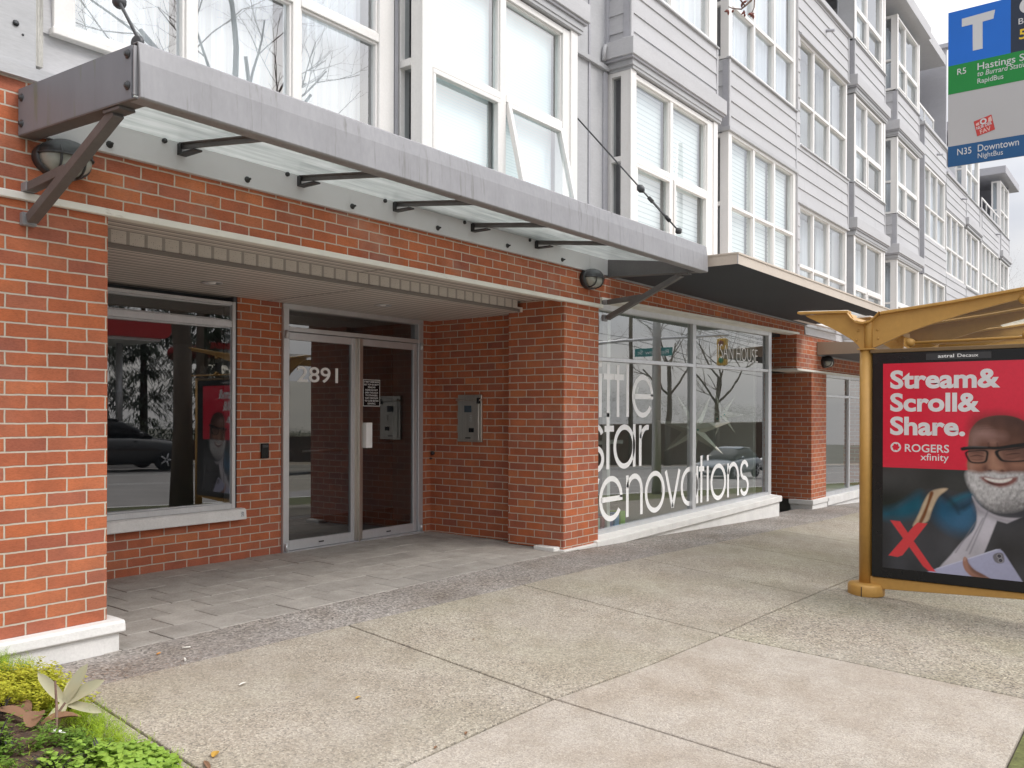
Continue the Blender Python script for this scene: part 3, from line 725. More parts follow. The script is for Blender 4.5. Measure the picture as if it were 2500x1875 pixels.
def let_t(x, b, bar0, bar1, top=.60): rect(x, x + W, b, b + top); rect(bar0, x, b + .40, b + .465); rect(x + W, bar1, b + .40, b + .465)
def let_i(x, b): rect(x, x + W, b, b + .46); rect(x, x + W, b + .53, b + .60)
def let_s(x0, x1, b, h=.47):
    r = h / 4 + .004; cx = (x0 + x1) / 2; rx = (x1 - x0) / 2 - W / 2; pts = []
    for k in range(15): a = rad(20 + k * 250 / 14); pts.append((cx + rx * math.cos(a) * .93, b + h - r - .005 + (r - .01) * math.sin(a)))
    for k in range(1, 16): a = rad(90 - k * 250 / 15); pts.append((cx + rx * math.cos(a), b + r - .005 + (r - .01) * math.sin(a)))
    ribbon(mb3, pts, W, YL)
R1 = 0.150; rect(7.58, 7.58 + W, R1, R1 + .46); ring(mb3, 7.80, R1 + .30, .19, .165, W, 75, 170, 12, y=YL)
let_e(7.845, 8.335, R1); let_n(8.41, 8.79, R1); let_o(8.84, 9.33, R1)
ribbon(mb3, [(9.355, R1 + .46), (9.535, R1 + .012)], W, YL); ribbon(mb3, [(9.535, R1 + .012), (9.715, R1 + .46)], W, YL)
let_a(9.75, 10.245, R1); let_t(10.31, R1, 10.27, 10.42); let_i(10.50, R1); let_o(10.615, 11.11, R1); let_n(11.15, 11.55, R1); let_s(11.585, 11.90, R1)
R2 = 0.700; let_s(7.63, 7.945, R2); let_t(7.99, R2, 7.95, 8.145); let_a(8.135, 8.62, R2); rect(8.70, 8.70 + W, R2, R2 + .46); ring(mb3, 8.90, R2 + .27, .195, .195, W, 80, 165, 12, y=YL)
R3_ = 1.258; rect(7.69, 7.69 + W, R3_, R3_ + .6); let_i(7.835, R3_); let_t(7.995, R3_, 7.93, 8.15, .565); let_t(8.20, R3_, 8.155, 8.355, .565); rect(8.41, 8.41 + W, R3_, R3_ + .58); let_e(8.54, 9.035, R3_)
mb3.v = [(p[0] * 0.9957, p[1], 1.3 + (p[2] - 1.3) * 0.9957 + 0.004 * (p[0] - 7.8)) for p in mb3.v]
mb3.build('window_lettering', M['white'], shop, norm=False)
mb3 = MB()
txt, tf = text_faces('FOUNTAIN HOUSE', -0.012, 0, 1.0)
mb3 = MB(); mb3b = None

# --- stepped section beyond the shop: doorway recess, second pillar, next shop
part('brick_lintel', M['brick_lintel'], [(13.345, 34.0, YF + .001, 5.02, 2.005, 2.548)])
mb3 = MB(); mb3.extr([(4.60, 1.972), (4.60, 2.003), (5.02, 2.005), (5.02, 1.972)], lambda p, t: (t, p[0], p[1]), 13.33, 34.0); mb3.build('drip_flashing', M['drip'], B)
part('brick_pillar', M['brick_in'], [(14.055, 14.800, YF, 5.75, -0.086, 1.972)], bevel=0.004)
mb3 = MB(); mb3.box(14.02, 14.83, 4.58, 4.98, -0.165, -0.086); mb3.box(14.05, 14.81, 4.60, 4.96, -0.5, -0.165); mb3.build('plinth', M['concrete_white'], B, 0.006)
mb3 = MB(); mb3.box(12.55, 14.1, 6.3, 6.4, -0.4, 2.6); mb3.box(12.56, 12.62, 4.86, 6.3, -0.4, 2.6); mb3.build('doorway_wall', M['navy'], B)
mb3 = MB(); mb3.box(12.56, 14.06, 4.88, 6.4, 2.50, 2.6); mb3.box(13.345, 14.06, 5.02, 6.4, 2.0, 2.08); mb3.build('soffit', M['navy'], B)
part('brick_wall', M['brick_in'], [(17.75, 34.0, 4.64, 5.2, -1.6, 1.972)])
glazed('shop_window', B, 14.80, 17.75, -0.105, 1.972, 4.66, (0.045, 0.06, 0.065, 0.05), mulls=((16.24, 16.31),), trans=((1.585, 1.625),), mat='alu', glass='glass_shop', depth=0.055, gy=0.046, bead=0.003)
mb3 = MB(); mb3.box(14.79, 17.80, 4.58, 4.80, -0.235, -0.105); mb3.box(14.79, 17.80, 4.61, 4.85, -0.7, -0.235); mb3.build('shop_sill', M['concrete_white'], B, 0.005)
mb3 = MB(); mb3.box(14.8, 18, 7.4, 7.5, -0.6, 2.2); mb3.box(14.8, 18, 4.78, 7.4, -0.7, -0.1); mb3.box(14.8, 18, 5.02, 7.4, 1.98, 2.1); mb3.build('shop_wall', M['room_white'], B)

# ------------------------------------------------------------------ upper storeys
def lap(mb, x0, x1, z0, z1, y, zref=5.037, pitch=0.1905):
    k = math.floor((z0 - zref) / pitch)
    while zref + k * pitch < z1 - 1e-4:
        a = zref + k * pitch; b = a + pitch; k += 1
        za, zb = max(a, z0), min(b, z1)
        if zb - za < 0.004: continue
        ya = y - 0.013 * (b - za) / pitch - .001; yb = y - 0.013 * (b - zb) / pitch - .001
        mb.quad((x0, ya, za), (x1, ya, za), (x1, yb, zb), (x0, yb, zb)); mb.quad((x0, y + .004, za), (x1, y + .004, za), (x1, ya, za), (x0, ya, za))
        mb.quad((x0, y + .004, za), (x0, ya, za), (x0, yb, zb), (x0, y + .004, zb)); mb.quad((x1, y + .004, za), (x1, ya, za), (x1, yb, zb), (x1, y + .004, zb))
def lapx(mb, y0, y1, z0, z1, x, zref=5.037, pitch=0.1905):
    k = math.floor((z0 - zref) / pitch)
    while zref + k * pitch < z1 - 1e-4:
        a = zref + k * pitch; b = a + pitch; k += 1
        za, zb = max(a, z0), min(b, z1)
        if zb - za < 0.004: continue
        xa = x - 0.013 * (b - za) / pitch - .001; xb = x - 0.013 * (b - zb) / pitch - .001
        mb.quad((xa, y0, za), (xa, y1, za), (xb, y1, zb), (xb, y0, zb)); mb.quad((x + .004, y0, za), (x + .004, y1, za), (xa, y1, za), (xa, y0, za))
def band(x0, x1, z0, z1, y=YB, left=True, zref=5.037, cap=True):
    """a closed band of lap siding between storeys, with corner boards"""
    mb = MB(); mb.box(x0, x1, y + .004, 5.7, z0, z1); lap(mb, x0 + (0.03 if left else 0), x1 - .03, z0, z1, y, zref)
    if left and y < YW: lapx(mb, y + .07, YW, z0, z1, x0, zref)
    o = mb.build('siding', M['siding'], B, norm=False)
    mb = MB()
    if left: mb.box(x0 - .016, x0 + .032, y - .018, y + .003, z0, z1 - .002)
    mb.box(x1 - .032, x1 + .004, y - .018, y + .003, z0, z1 - .002)
    mb.build('corner_board', M['siding'], o, 0.002)
    if left and y < YW:
        mb = MB(); mb.box(x0 - .018, x0 + .002, y + .0035, y + .075, z0, z1 - .002); mb.build('corner_board', M['trimdark'], o)  # flank board in a darker grey, its side shading put into the colour
    if cap:
        mb = MB(); mb.box(x0 - .03, x1 + .01, y - .034, y + .02, z1 - .001, z1 + .018); mb.build('sill_flashing', M['panel'], o, 0.002)
    return o
def eave(x0, x1, z0, z1):
    mb = MB(); mb.extr([(YG, z0), (YG, z1), (YB + .05, z1 + .012), (YB + .05, z0), ], lambda p, t: (t, p[0], p[1]), x0, x1)
    mb.box(x0 + .002, x0 + .012, YG + .002, YW - .02, z0 + .001, z1)
    o = mb.build('eave_box', M['siding'], B, 0.004)
    mb = MB(); mb.box(x0 + .06, x1 - .06, YB - .045, 5.6, z0 - .085, z0 - .025); mb.build('head_flashing', M['panel'], o, 0.003)
    mb = MB(); mb.box(x0 + .02, x1 - .02, YG + .02, 5.6, z0 - .024, z0 + .02); mb.build('shadow_gap', M['trimdark'], o)
def wall(x0, x1, z0, z1, y=YW, mat='panel', nm='wall_panel'): part(nm, M[mat], [(x0, x1, y, 5.7, z0, z1)])
def sidewin(x, y0, y1, z0, z1, trans, glassy=(0.55, 0.75)):
    """narrow window in the left flank of a bay"""
    mb = MB(); yy0 = y0 + (y1 - y0) * 0.42; f = .045
    mb.box(x, x + .10, y0 + .002, yy0, z0, z1); mb.box(x, x + .10, y1 - f, y1, z0, z1)
    mb.box(x + .001, x + .1, yy0, y1 - f, z0, z0 + f); mb.box(x + .001, x + .1, yy0, y1 - f, z1 - f, z1)
    for a, b in trans: mb.box(x - .006, x + .1, yy0, y1 - f, a, b)
    o = mb.build('side_window', M['vinyl'], B, 0.002)
    mb = MB(); mb.quad((x + .05, yy0, z0 + f), (x + .05, y1 - f, z0 + f), (x + .05, y1 - f, z1 - f), (x + .05, yy0, z1 - f)); mb.build('pane', M['glass_lobby'], o)
ZB = 3.02
# first stretch over the entrance
mb3 = MB(); mb3.box(-8, 2.055, 4.60, 5.0, 2.975, 9.7); mb3.build('wall_panel', M['panel'], B, 0.004)
mb3 = MB(); mb3.extr([(4.585, 2.972), (4.585, 3.035), (4.66, 3.05), (4.66, 2.972)], lambda p, t: (t, p[0], p[1]), -8, 13.7); mb3.build('base_flashing', M['panel'], B)
mb3 = MB(); mb3.box(2.056, 2.094, 4.612, 4.70, 3.06, 9.5); mb3.build('weathered_trim', pbr('weathered_board', (0.44, 0.43, 0.40), 0.85, var=0.3, sc=5, stretch=(20, 20, 0.8), fine=0.3, stain=(0.30, 0.22, 0.03), stsc=1.6, ststr=(1, 1, 0.6), stlo=0.62), B)
mb3 = MB(); lap(mb3, 2.094, 4.66, 3.06, 3.275, YW - .02, 3.06 + .0, 0.205); lap(mb3, 2.094, 2.17, 3.275, 9, YW - .02, 3.06, 0.205); mb3.box(2.09, 4.75, YW, 5.7, 3.03, 3.275); mb3.box(2.09, 4.75, YW, 5.7, 5.20, 9.6); mb3.build('siding', M['siding'], B, norm=False)
glazed('window', B, 2.165, 4.652, 3.275, 5.2, YW - .05, (0.105, 0.150, 0.062, 0.06), mulls=((2.935, 3.004), (3.719, 3.787)), trans=((4.022, 4.085),), blind='curtain', blind_gap=0.16, bead=0.018)
part('window_sill', M['vinyl'], [(2.15, 4.66, YW - .075, YW - .02, 3.262, 3.300)], bevel=0.004)
mb3 = MB(); mb3.box(4.652, 4.75, YW - .012, 5.7, 3.03, 9.6); mb3.box(4.665, 4.70, YW - .045, YW - .012, 3.03, 9.6); mb3.build('corner_board', M['trimdark'], B)
# bay one
BL = [(4.722, 6.812, 5.672, 5.752, 'blind_fine', 0), (7.826, 9.945, 8.735, 8.802, 'blind_wide', 1)]
for (x0, x1, m0, m1, bl, k) in BL:
    glazed('window', B, x0 + .002, x1, ZB, 4.815, YB, (0.106, 0.222 if k == 0 else 0.262, 0.06, 0.055), mulls=((m0, m1),), trans=((3.898, 3.957),), blind=bl, sash_rows=(0,) , bead=0.014, skip=(((1, 0),) if k == 0 else ()))
    mb3 = MB(); mb3.box(x1 - .11, x1 + .003, YB - .014, YB + .12, ZB, 4.83); mb3.box(x0 - .012, x0 + .104, YB - .014, YB + .0, ZB, 4.83); mb3.build('corner_post', M['vinyl'], B, 0.004)
    sidewin(x0, YB, YW, ZB, 4.83, ((3.90, 3.955),))
    mb3 = MB(); mb3.box(x0, x1, YB + .01, 5.7, 2.98, ZB); mb3.box(x1 - .05, x1, YB + .12, 5.7, ZB, 4.83); mb3.build('bay_base', M['panel'], B)
    mb3 = MB(); mb3.box(x0 - .008, x1 + .05, YB - .035, 5.7, 4.83, 4.885); mb3.build('head_flashing', M['panel'], B, 0.003)
    eave(x0 - .095, x1 + .112, 4.945, 5.118)
    band(x0, x1, 5.10, 5.735)
    glazed('window', B, x0 + .002, x1, 5.75, 7.5, YB, (0.106, 0.222, 0.06, 0.055), mulls=((m0, m1),), trans=((6.44, 6.50),), blind='curtain')
    sidewin(x0, YB, YW, 5.75, 7.5, ((6.44, 6.50),))
    band(x0, x1, 7.5, 9.6)
# open awning sash of bay one
mb3 = MB(); a_, b_, zt, zl = 5.762, 6.58, 3.893, 3.04; th = rad(13)
hin = Vector((0, YB - .008, zt))
def tl(p): d = p[2] - hin.z; return (p[0], hin.y + d * math.sin(th) + (p[1] - hin.y) * math.cos(th), hin.z + d * math.cos(th) - (p[1] - hin.y) * math.sin(th))
for q in ((a_, a_ + .042, zl, zt), (b_ - .042, b_, zl, zt), (a_ + .042, b_ - .042, zl, zl + .042), (a_ + .042, b_ - .042, zt - .042, zt)): mb3.box(q[0], q[1], YB - .008, YB + .036, q[2], q[3])
mb3.v = [tl(p) for p in mb3.v]; sa = mb3.build('open_sash', M['vinyl'], B, 0.003)
mb3 = MB(); mb3.quad(*[tl(p) for p in ((a_ + .04, YB + .02, zl + .04), (b_ - .04, YB + .02, zl + .04), (b_ - .04, YB + .02, zt - .04), (a_ + .04, YB + .02, zt - .04))]); mb3.build('pane', M['glass_up'], sa)
# wall between the bays
wall(6.812, 7.80, 2.98, 9.6)
mb3 = MB(); mb3.box(7.440, 7.475, YW - .014, YW, 2.98, 9.6); mb3.box(7.72, 7.80, YW - .02, YW, 2.98, 4.83); mb3.build('batten', M['trimdark'], B, 0.003)
mb3 = MB(); mb3.box(6.81, 7.80, YW - .04, YW, 4.842, 4.892); mb3.build('belt_flashing', M['panel'], B, 0.004)
mb3 = MB(); mb3.tube([(7.70, YW - .03, 4.93), (7.70, YW - .03, 5.02), (7.72, YW - .03, 5.08), (7.76, YW - .03, 5.10)], .022); mb3.build('drain_spout', M['panel'], B)
mb3 = MB(); mb3.box(7.76, 7.82, YW - .025, YW + .1, 5.1, 9.6); mb3.build('corner_board', M['trimdark'], B)
wall(9.945, 10.31, 2.98, 9.6)
# bay three: two window stacks set a half level apart
X3 = 10.300
sidewin(X3, YB, YW, ZB, 4.83, ((3.92, 3.97),)); sidewin(X3, YB, YW, 5.76, 7.7, ((6.44, 6.49),))
glazed('window', B, X3 + .002, 12.735, ZB, 4.842, YB, (0.105, 0.10, 0.06, 0.04), mulls=((11.125, 11.185), (11.87, 11.93)), trans=((3.905, 3.945),), blind='blind_wide', bead=0.010)
glazed('window', B, X3 + .002, 12.735, 5.765, 7.75, YB, (0.105, 0.10, 0.05, 0.04), mulls=((11.125, 11.185), (11.87, 11.93)), trans=((6.445, 6.495),), blind='curtain', bead=0.010)
band(X3, 12.745, 4.89, 5.745, cap=True)
mb3 = MB(); mb3.box(X3 - .03, 12.78, YB - .03, 5.7, 4.842, 4.892); mb3.build('head_flashing', M['panel'], B, 0.003)
mb3 = MB(); mb3.box(12.745, 15.31, YB + .004, 5.7, 4.43, 5.295); lap(mb3, 12.76, 15.28, 4.455, 5.295, YB)
mb3.box(12.745, 12.912, YB + .004, 5.7, 5.295, 7.78); lap(mb3, 12.752, 12.895, 5.295, 6.95, YB); mb3.box(12.745, 12.93, YB + .004, 5.7, ZB - .2, 4.43); lap(mb3, 12.752, 12.905, 2.9, 4.43, YB)
mb3.box(12.745, 15.31, YB + .004, 5.7, 6.955, 7.77); lap(mb3, 12.745, 15.28, 6.975, 7.765, YB); mb3.build('siding', M['siding'], B, norm=False)
mb3 = MB(); mb3.box(12.735, 12.75, YB - .03, YB + .02, ZB, 4.85); mb3.box(12.735, 12.75, YB - .03, YB + .02, 5.75, 7.7); mb3.box(15.28, 15.315, YB - .018, YB, 4.43, 5.29); mb3.box(15.28, 15.315, YB - .018, YB, 6.96, 7.77); mb3.build('corner_board', M['siding'], B)
mb3 = MB(); mb3.box(12.76, 15.34, YB - .03, YB + .02, 4.425, 4.455); mb3.box(12.89, 15.34, YB - .03, YB + .02, 6.945, 6.972); mb3.box(12.89, 15.33, YB - .034, YB + .02, 5.285, 5.308); mb3.build('head_flashing', M['siding'], B, 0.002)
mb3 = MB(); mb3.box(12.6, 15.40, YB - .05, YB + .25, 7.745, 7.83); mb3.build('parapet_cap', M['siding'], B, 0.004)
for (z0, z1, t0, t1) in ((2.70, 4.425, 3.50, 3.55), (5.305, 6.945, 5.975, 6.02)):
    glazed('window', B, 12.914, 15.30, z0, z1, YB + .012, (0.03, 0.075, 0.05, 0.045), mulls=((13.575, 13.63), (14.345, 14.40)), trans=((t0, t1),), blind='curtain_grey' if z0 > 5 else 'curtain', bead=0.010, blind_gap=0.2)
wall(15.31, 15.66, 2.6, 7.76); wall(12.6, 15.7, 7.7, 10.0, 5.5)
mb3 = MB(); mb3.tube([(14.1, YB, 7.42), (14.1, YB - .14, 7.40)], .025); mb3.build('scupper', M['trimdark'], B)
# bays four and five
for (x0, x1, m0, m1, sd_) in ((15.655, 17.690, 16.46, 16.52, 0), (18.600, 20.520, 19.33, 19.39, 1)):
    for (z0, z1, t) in ((2.6, 4.415, 3.545), (5.345, 6.88, 6.0), (7.845, 9.35, 8.45)):
        glazed('window', B, x0 + .002, x1, z0, z1, YB, (0.085, 0.235 if not sd_ else 0.155, 0.05, 0.045), mulls=((m0, m1),), trans=((t - .028, t + .028),), blind='curtain', sash_rows=(0,), bead=0.012, blind_gap=0.25)
        mb3 = MB(); mb3.box(x1 - .1, x1 + .003, YB - .012, YB + .12, z0, z1); mb3.box(x0 - .01, x0 + .08, YB - .012, YB, z0, z1); mb3.box(x1 - .05, x1, YB + .12, 5.7, z0, z1); mb3.build('corner_post', M['vinyl'], B)
        if sd_: sidewin(x0, YB, YW, z0, z1, ((t - .02, t + .02),))
        else:
            mb3 = MB(); mb3.box(x0 - .002, x0 + .05, YB + .002, YW, z0, z1); mb3.build('bay_flank', M['panel'], B)
    for zb in (4.44, 6.92):
        mb3 = MB(); mb3.box(x0 - .03, x1 + .04, YB - .035, 5.7, zb - .025, zb + .03); mb3.build('head_flashing', M['panel'], B, 0.003)
        eave(x0 - .07 - .04 * sd_, x1 + .11 + .1 * sd_, zb + .09, zb + .27)
        band(x0, x1, zb + .25, zb + .89, zref=zb + .30)
wall(17.690, 18.62, 2.4, 9.7)
mb3 = MB(); mb3.box(17.9, 18.2, YW - .02, YW, 7.9, 9.2); mb3.build('wall_vent', M['trimdark'], B)
# bay six with the balcony over it
mb3 = MB(); mb3.box(20.985, 23.40, YB + .004, 5.7, 6.93, 7.76); lap(mb3, 21.0, 23.38, 6.95, 7.75, YB); mb3.box(20.985, 23.40, YB + .004, 5.7, 4.44, 5.31); lap(mb3, 21.0, 23.38, 4.46, 5.31, YB); mb3.build('siding', M['siding'], B, norm=False)
mb3 = MB(); mb3.box(20.97, 21.01, YB - .02, YW, 4.44, 7.76); mb3.build('corner_board', M['trimdark'], B)
glazed('window', B, 20.99, 23.30, 5.315, 6.925, YB, (0.05, 0.07, 0.05, 0.045), mulls=((21.66, 21.71), (22.41, 22.46)), trans=((5.98, 6.02),), blind='curtain', blind_gap=0.2)
glazed('window', B, 20.99, 23.30, 2.6, 4.43, YB, (0.05, 0.07, 0.05, 0.045), mulls=((21.66, 21.71), (22.41, 22.46)), trans=((3.50, 3.54),), blind='curtain', blind_gap=0.2)
mb3 = MB(); mb3.box(20.9, 23.5, YB - .05, YB + .2, 7.75, 7.82); mb3.build('parapet_cap', M['siding'], B, 0.003)
wall(20.52, 20.99, 2.4, 7.76, YW - .12)
mb3 = MB(); mb3.box(20.52, 23.45, 5.9, 6.0, 7.7, 9.75); mb3.box(23.36, 23.46, 4.43, 6.0, 7.0, 10.28); mb3.box(20.52, 23.46, 4.6, 6.0, 7.6, 7.7); mb3.build('balcony_wall', M['trimdark'], B)
mb3 = MB(); mb3.box(20.4, 23.05, 4.38, 6.0, 9.72, 9.96); mb3.build('balcony_roof', M['siding'], B)
mb3 = MB(); mb3.box(23.30, 23.50, 4.36, 6.1, 10.26, 10.36); mb3.build('parapet_cap', M['trimdark'], B)
mb3 = MB()
mb3.box(20.55, 22.15, YB + .02, YB + .06, 8.13, 8.175)
for xx in (20.56, 21.2, 22.12): mb3.box(xx, xx + .03, YB + .025, YB + .055, 7.82, 8.13)
rl = mb3.build('balcony_rail', M['vinyl'], B)
mb3 = MB(); mb3.quad((20.6, YB + .04, 7.86), (22.1, YB + .04, 7.86), (22.1, YB + .04, 8.1), (20.6, YB + .04, 8.1)); mb3.build('pane', M['glass_up'], rl)
mb3 = MB(); mb3.tube([(22.3, YB, 7.40), (22.3, YB - .14, 7.38)], .025); mb3.build('scupper', M['trimdark'], B)
# roof slab over bays four and five
mb3 = MB(); mb3.box(12.6, 20.80, YG - .10, 6.0, 9.55, 9.80); mb3.build('roof_eave', M['siding'], B, 0.005)
# far section
mb3 = MB(); mb3.box(23.40, 25.98, YB + .004, 5.7, 6.33, 7.20); lap(mb3, 23.42, 25.95, 6.35, 7.18, YB); mb3.box(23.40, 25.98, YB + .004, 5.7, 3.86, 4.755); lap(mb3, 23.42, 25.95, 3.88, 4.755, YB)
mb3.box(28.05, 31.9, YB + .004, 5.7, 6.33, 7.20); lap(mb3, 28.45, 31.45, 6.35, 7.18, YB); mb3.box(28.05, 31.9, YB + .004, 5.7, 3.86, 4.755); lap(mb3, 28.45, 31.45, 3.88, 4.755, YB); mb3.build('siding', M['siding'], B, norm=False)
for (x0, x1, ml, bl) in ((23.43, 25.72, (24.13, 24.85), 1), (28.44, 31.45, (29.2, 29.95, 30.7), 0)):
    for (z0, z1, t) in ((2.2, 3.85, 2.95), (4.765, 6.315, 5.42)):
        glazed('window', B, x0, x1, z0, z1, YB, (0.05, 0.07, 0.05, 0.045), mulls=tuple((q - .028, q + .028) for q in ml), trans=((t - .025, t + .025),), blind='curtain', blind_gap=0.2)
for (x0, x1, m0) in ((26.0, 28.02, 26.85), (31.9, 33.7, 32.75)):
    for (z0, z1, t) in ((2.2, 3.80, 2.95), (4.765, 6.29, 5.42), (7.215, 8.85, 7.92)):
        glazed('window', B, x0, x1, z0, z1, YB, (0.085, 0.20, 0.05, 0.045), mulls=((m0 - .03, m0 + .03),), trans=((t - .028, t + .028),), blind='curtain', blind_gap=0.2)
        sidewin(x0 - .01, YB + .002, YW, z0, z1, ((t - .02, t + .02),))
    for zb in (3.81, 6.31):
        eave(x0 - .07, x1 + .12, zb + .09, zb + .28); band(x0, x1, zb + .26, zb + .885, zref=zb + .3)
mb3 = MB(); mb3.box(31.55, 34.6, YG - .1, 6.0, 9.0, 9.24); mb3.box(25.8, 29.5, YG - .1, 6.0, 8.95, 9.2); mb3.build('roof_eave', M['trimdark'], B, 0.005)
mb3 = MB(); mb3.box(28.05, 31.9, 5.6, 5.7, 7.2, 9.0); mb3.box(23.46, 26.0, 5.6, 5.7, 7.2, 9.0); mb3.box(25.72, 26.0, YW - .1, 5.7, 2.2, 6.33); mb3.box(28.05, 28.44, YW - .1, 5.7, 2.2, 6.33); mb3.box(31.45, 31.9, YW - .1, 5.7, 2.2, 6.33); mb3.box(33.68, 33.76, YB + .02, 6, 2.0, 9.0); mb3.build('balcony_wall', M['trimdark'], B)
mb3 = MB(); mb3.box(23.4, 25.98, YB - .05, YB + .15, 7.19, 7.25); mb3.box(28.05, 31.9, YB - .05, YB + .15, 7.19, 7.25); mb3.build('parapet_cap', M['siding'], B)
mb3 = MB(); mb3.box(28.6, 31.8, YB + .02, YB + .05, 7.62, 7.66)
for i in range(5): mb3.box(28.6 + i * .79, 28.63 + i * .79, YB + .02, YB + .05, 7.25, 7.62)
mb3.build('balcony_rail', M['vinyl'], B)
mb3 = MB()
for xx in (25.3, 30.9): mb3.tube([(xx, YB, 6.95), (xx, YB - .15, 6.93)], .025)
mb3.build('scupper', M['trimdark'], B)
# white base boards over the next shop
mb3 = MB(); lap(mb3, 13.70, 34, 2.552, 3.0, YF - .005, 2.552, 0.125); mb3.box(13.70, 34, YF, 5.7, 2.548, 3.0); mb3.build('siding', M['siding'], B, norm=False)
# body of the block behind the rooms, added to keep light from leaking in
mb3 = MB(); mb3.box(-8, 33.7, 5.7, 5.8, 2.62, 9.6); mb3.box(-8, 12.6, 4.75, 16, 9.6, 9.75); mb3.box(-8, 33.7, 5.8, 16, 2.62, 9.55); mb3.box(-8, 33.7, 9.5, 16, -2.5, 2.62); mb3.box(-8.3, -8, 4.7, 16, -1, 9.6)
mb3.box(-8, 2.2, 6.6, 9.5, -1, 2.62); mb3.box(18, 33.7, 5.2, 9.5, -2.5, 2.62); mb3.build('block_core', M['room_grey'], B)
mb3 = MB(); mb3.box(-8, 34, 5.0, 5.7, 2.62, 2.98); mb3.build('floor_slab', M['room_grey'], B)  # unseen slab added to stop light passing between storeys

# ================================================================== ENTRANCE CANOPY
def frost():
    m = bpy.data.materials.new('canopy_glass'); m.use_nodes = True
    t = m.node_tree; n = t.nodes; l = t.links; n.clear()
    o = n.new('ShaderNodeOutputMaterial'); tr = n.new('ShaderNodeBsdfTransparent'); tl_ = n.new('ShaderNodeBsdfTranslucent'); gl = n.new('ShaderNodeBsdfGlossy'); df = n.new('ShaderNodeBsdfDiffuse')
    tr.inputs[0].default_value = (0.90, 0.95, 0.93, 1); gl.inputs['Roughness'].default_value = 0.05
    f = noise(n, l, pos(n, l, (1.2, 9, 1)), 1.6, 5, 0.6)
    c = ramp(n, l, f, [(0.35, (0.82, 0.86, 0.845)), (0.65, (0.95, 0.97, 0.96))])
    l.new(c, tl_.inputs[0]); df.inputs[0].default_value = (0.6, 0.65, 0.62, 1)
    a = n.new('ShaderNodeMixShader'); l.new(ramp(n, l, f, [(0.3, (0.62,) * 3), (0.7, (0.85,) * 3)]), a.inputs[0]); l.new(tr.outputs[0], a.inputs[1]); l.new(tl_.outputs[0], a.inputs[2])
    fr = n.new('ShaderNodeFresnel'); fr.inputs[0].default_value = 1.45
    b = n.new('ShaderNodeMixShader'); l.new(fr.outputs[0], b.inputs[0]); l.new(a.outputs[0], b.inputs[1]); l.new(gl.outputs[0], b.inputs[2])
    l.new(b.outputs[0], o.inputs[0]); return m
M['frost'] = frost()
K = empty('entrance_canopy', (4.8, 4.62, 2.7), 'long grey steel canopy with frosted glass panels over the recessed entrance', 'canopy')
CX0, CX1, CY = 1.975, 7.660, 3.500
dzc = lambda y: -0.048 * (4.62 - y) / 1.12      # falls a little to the front
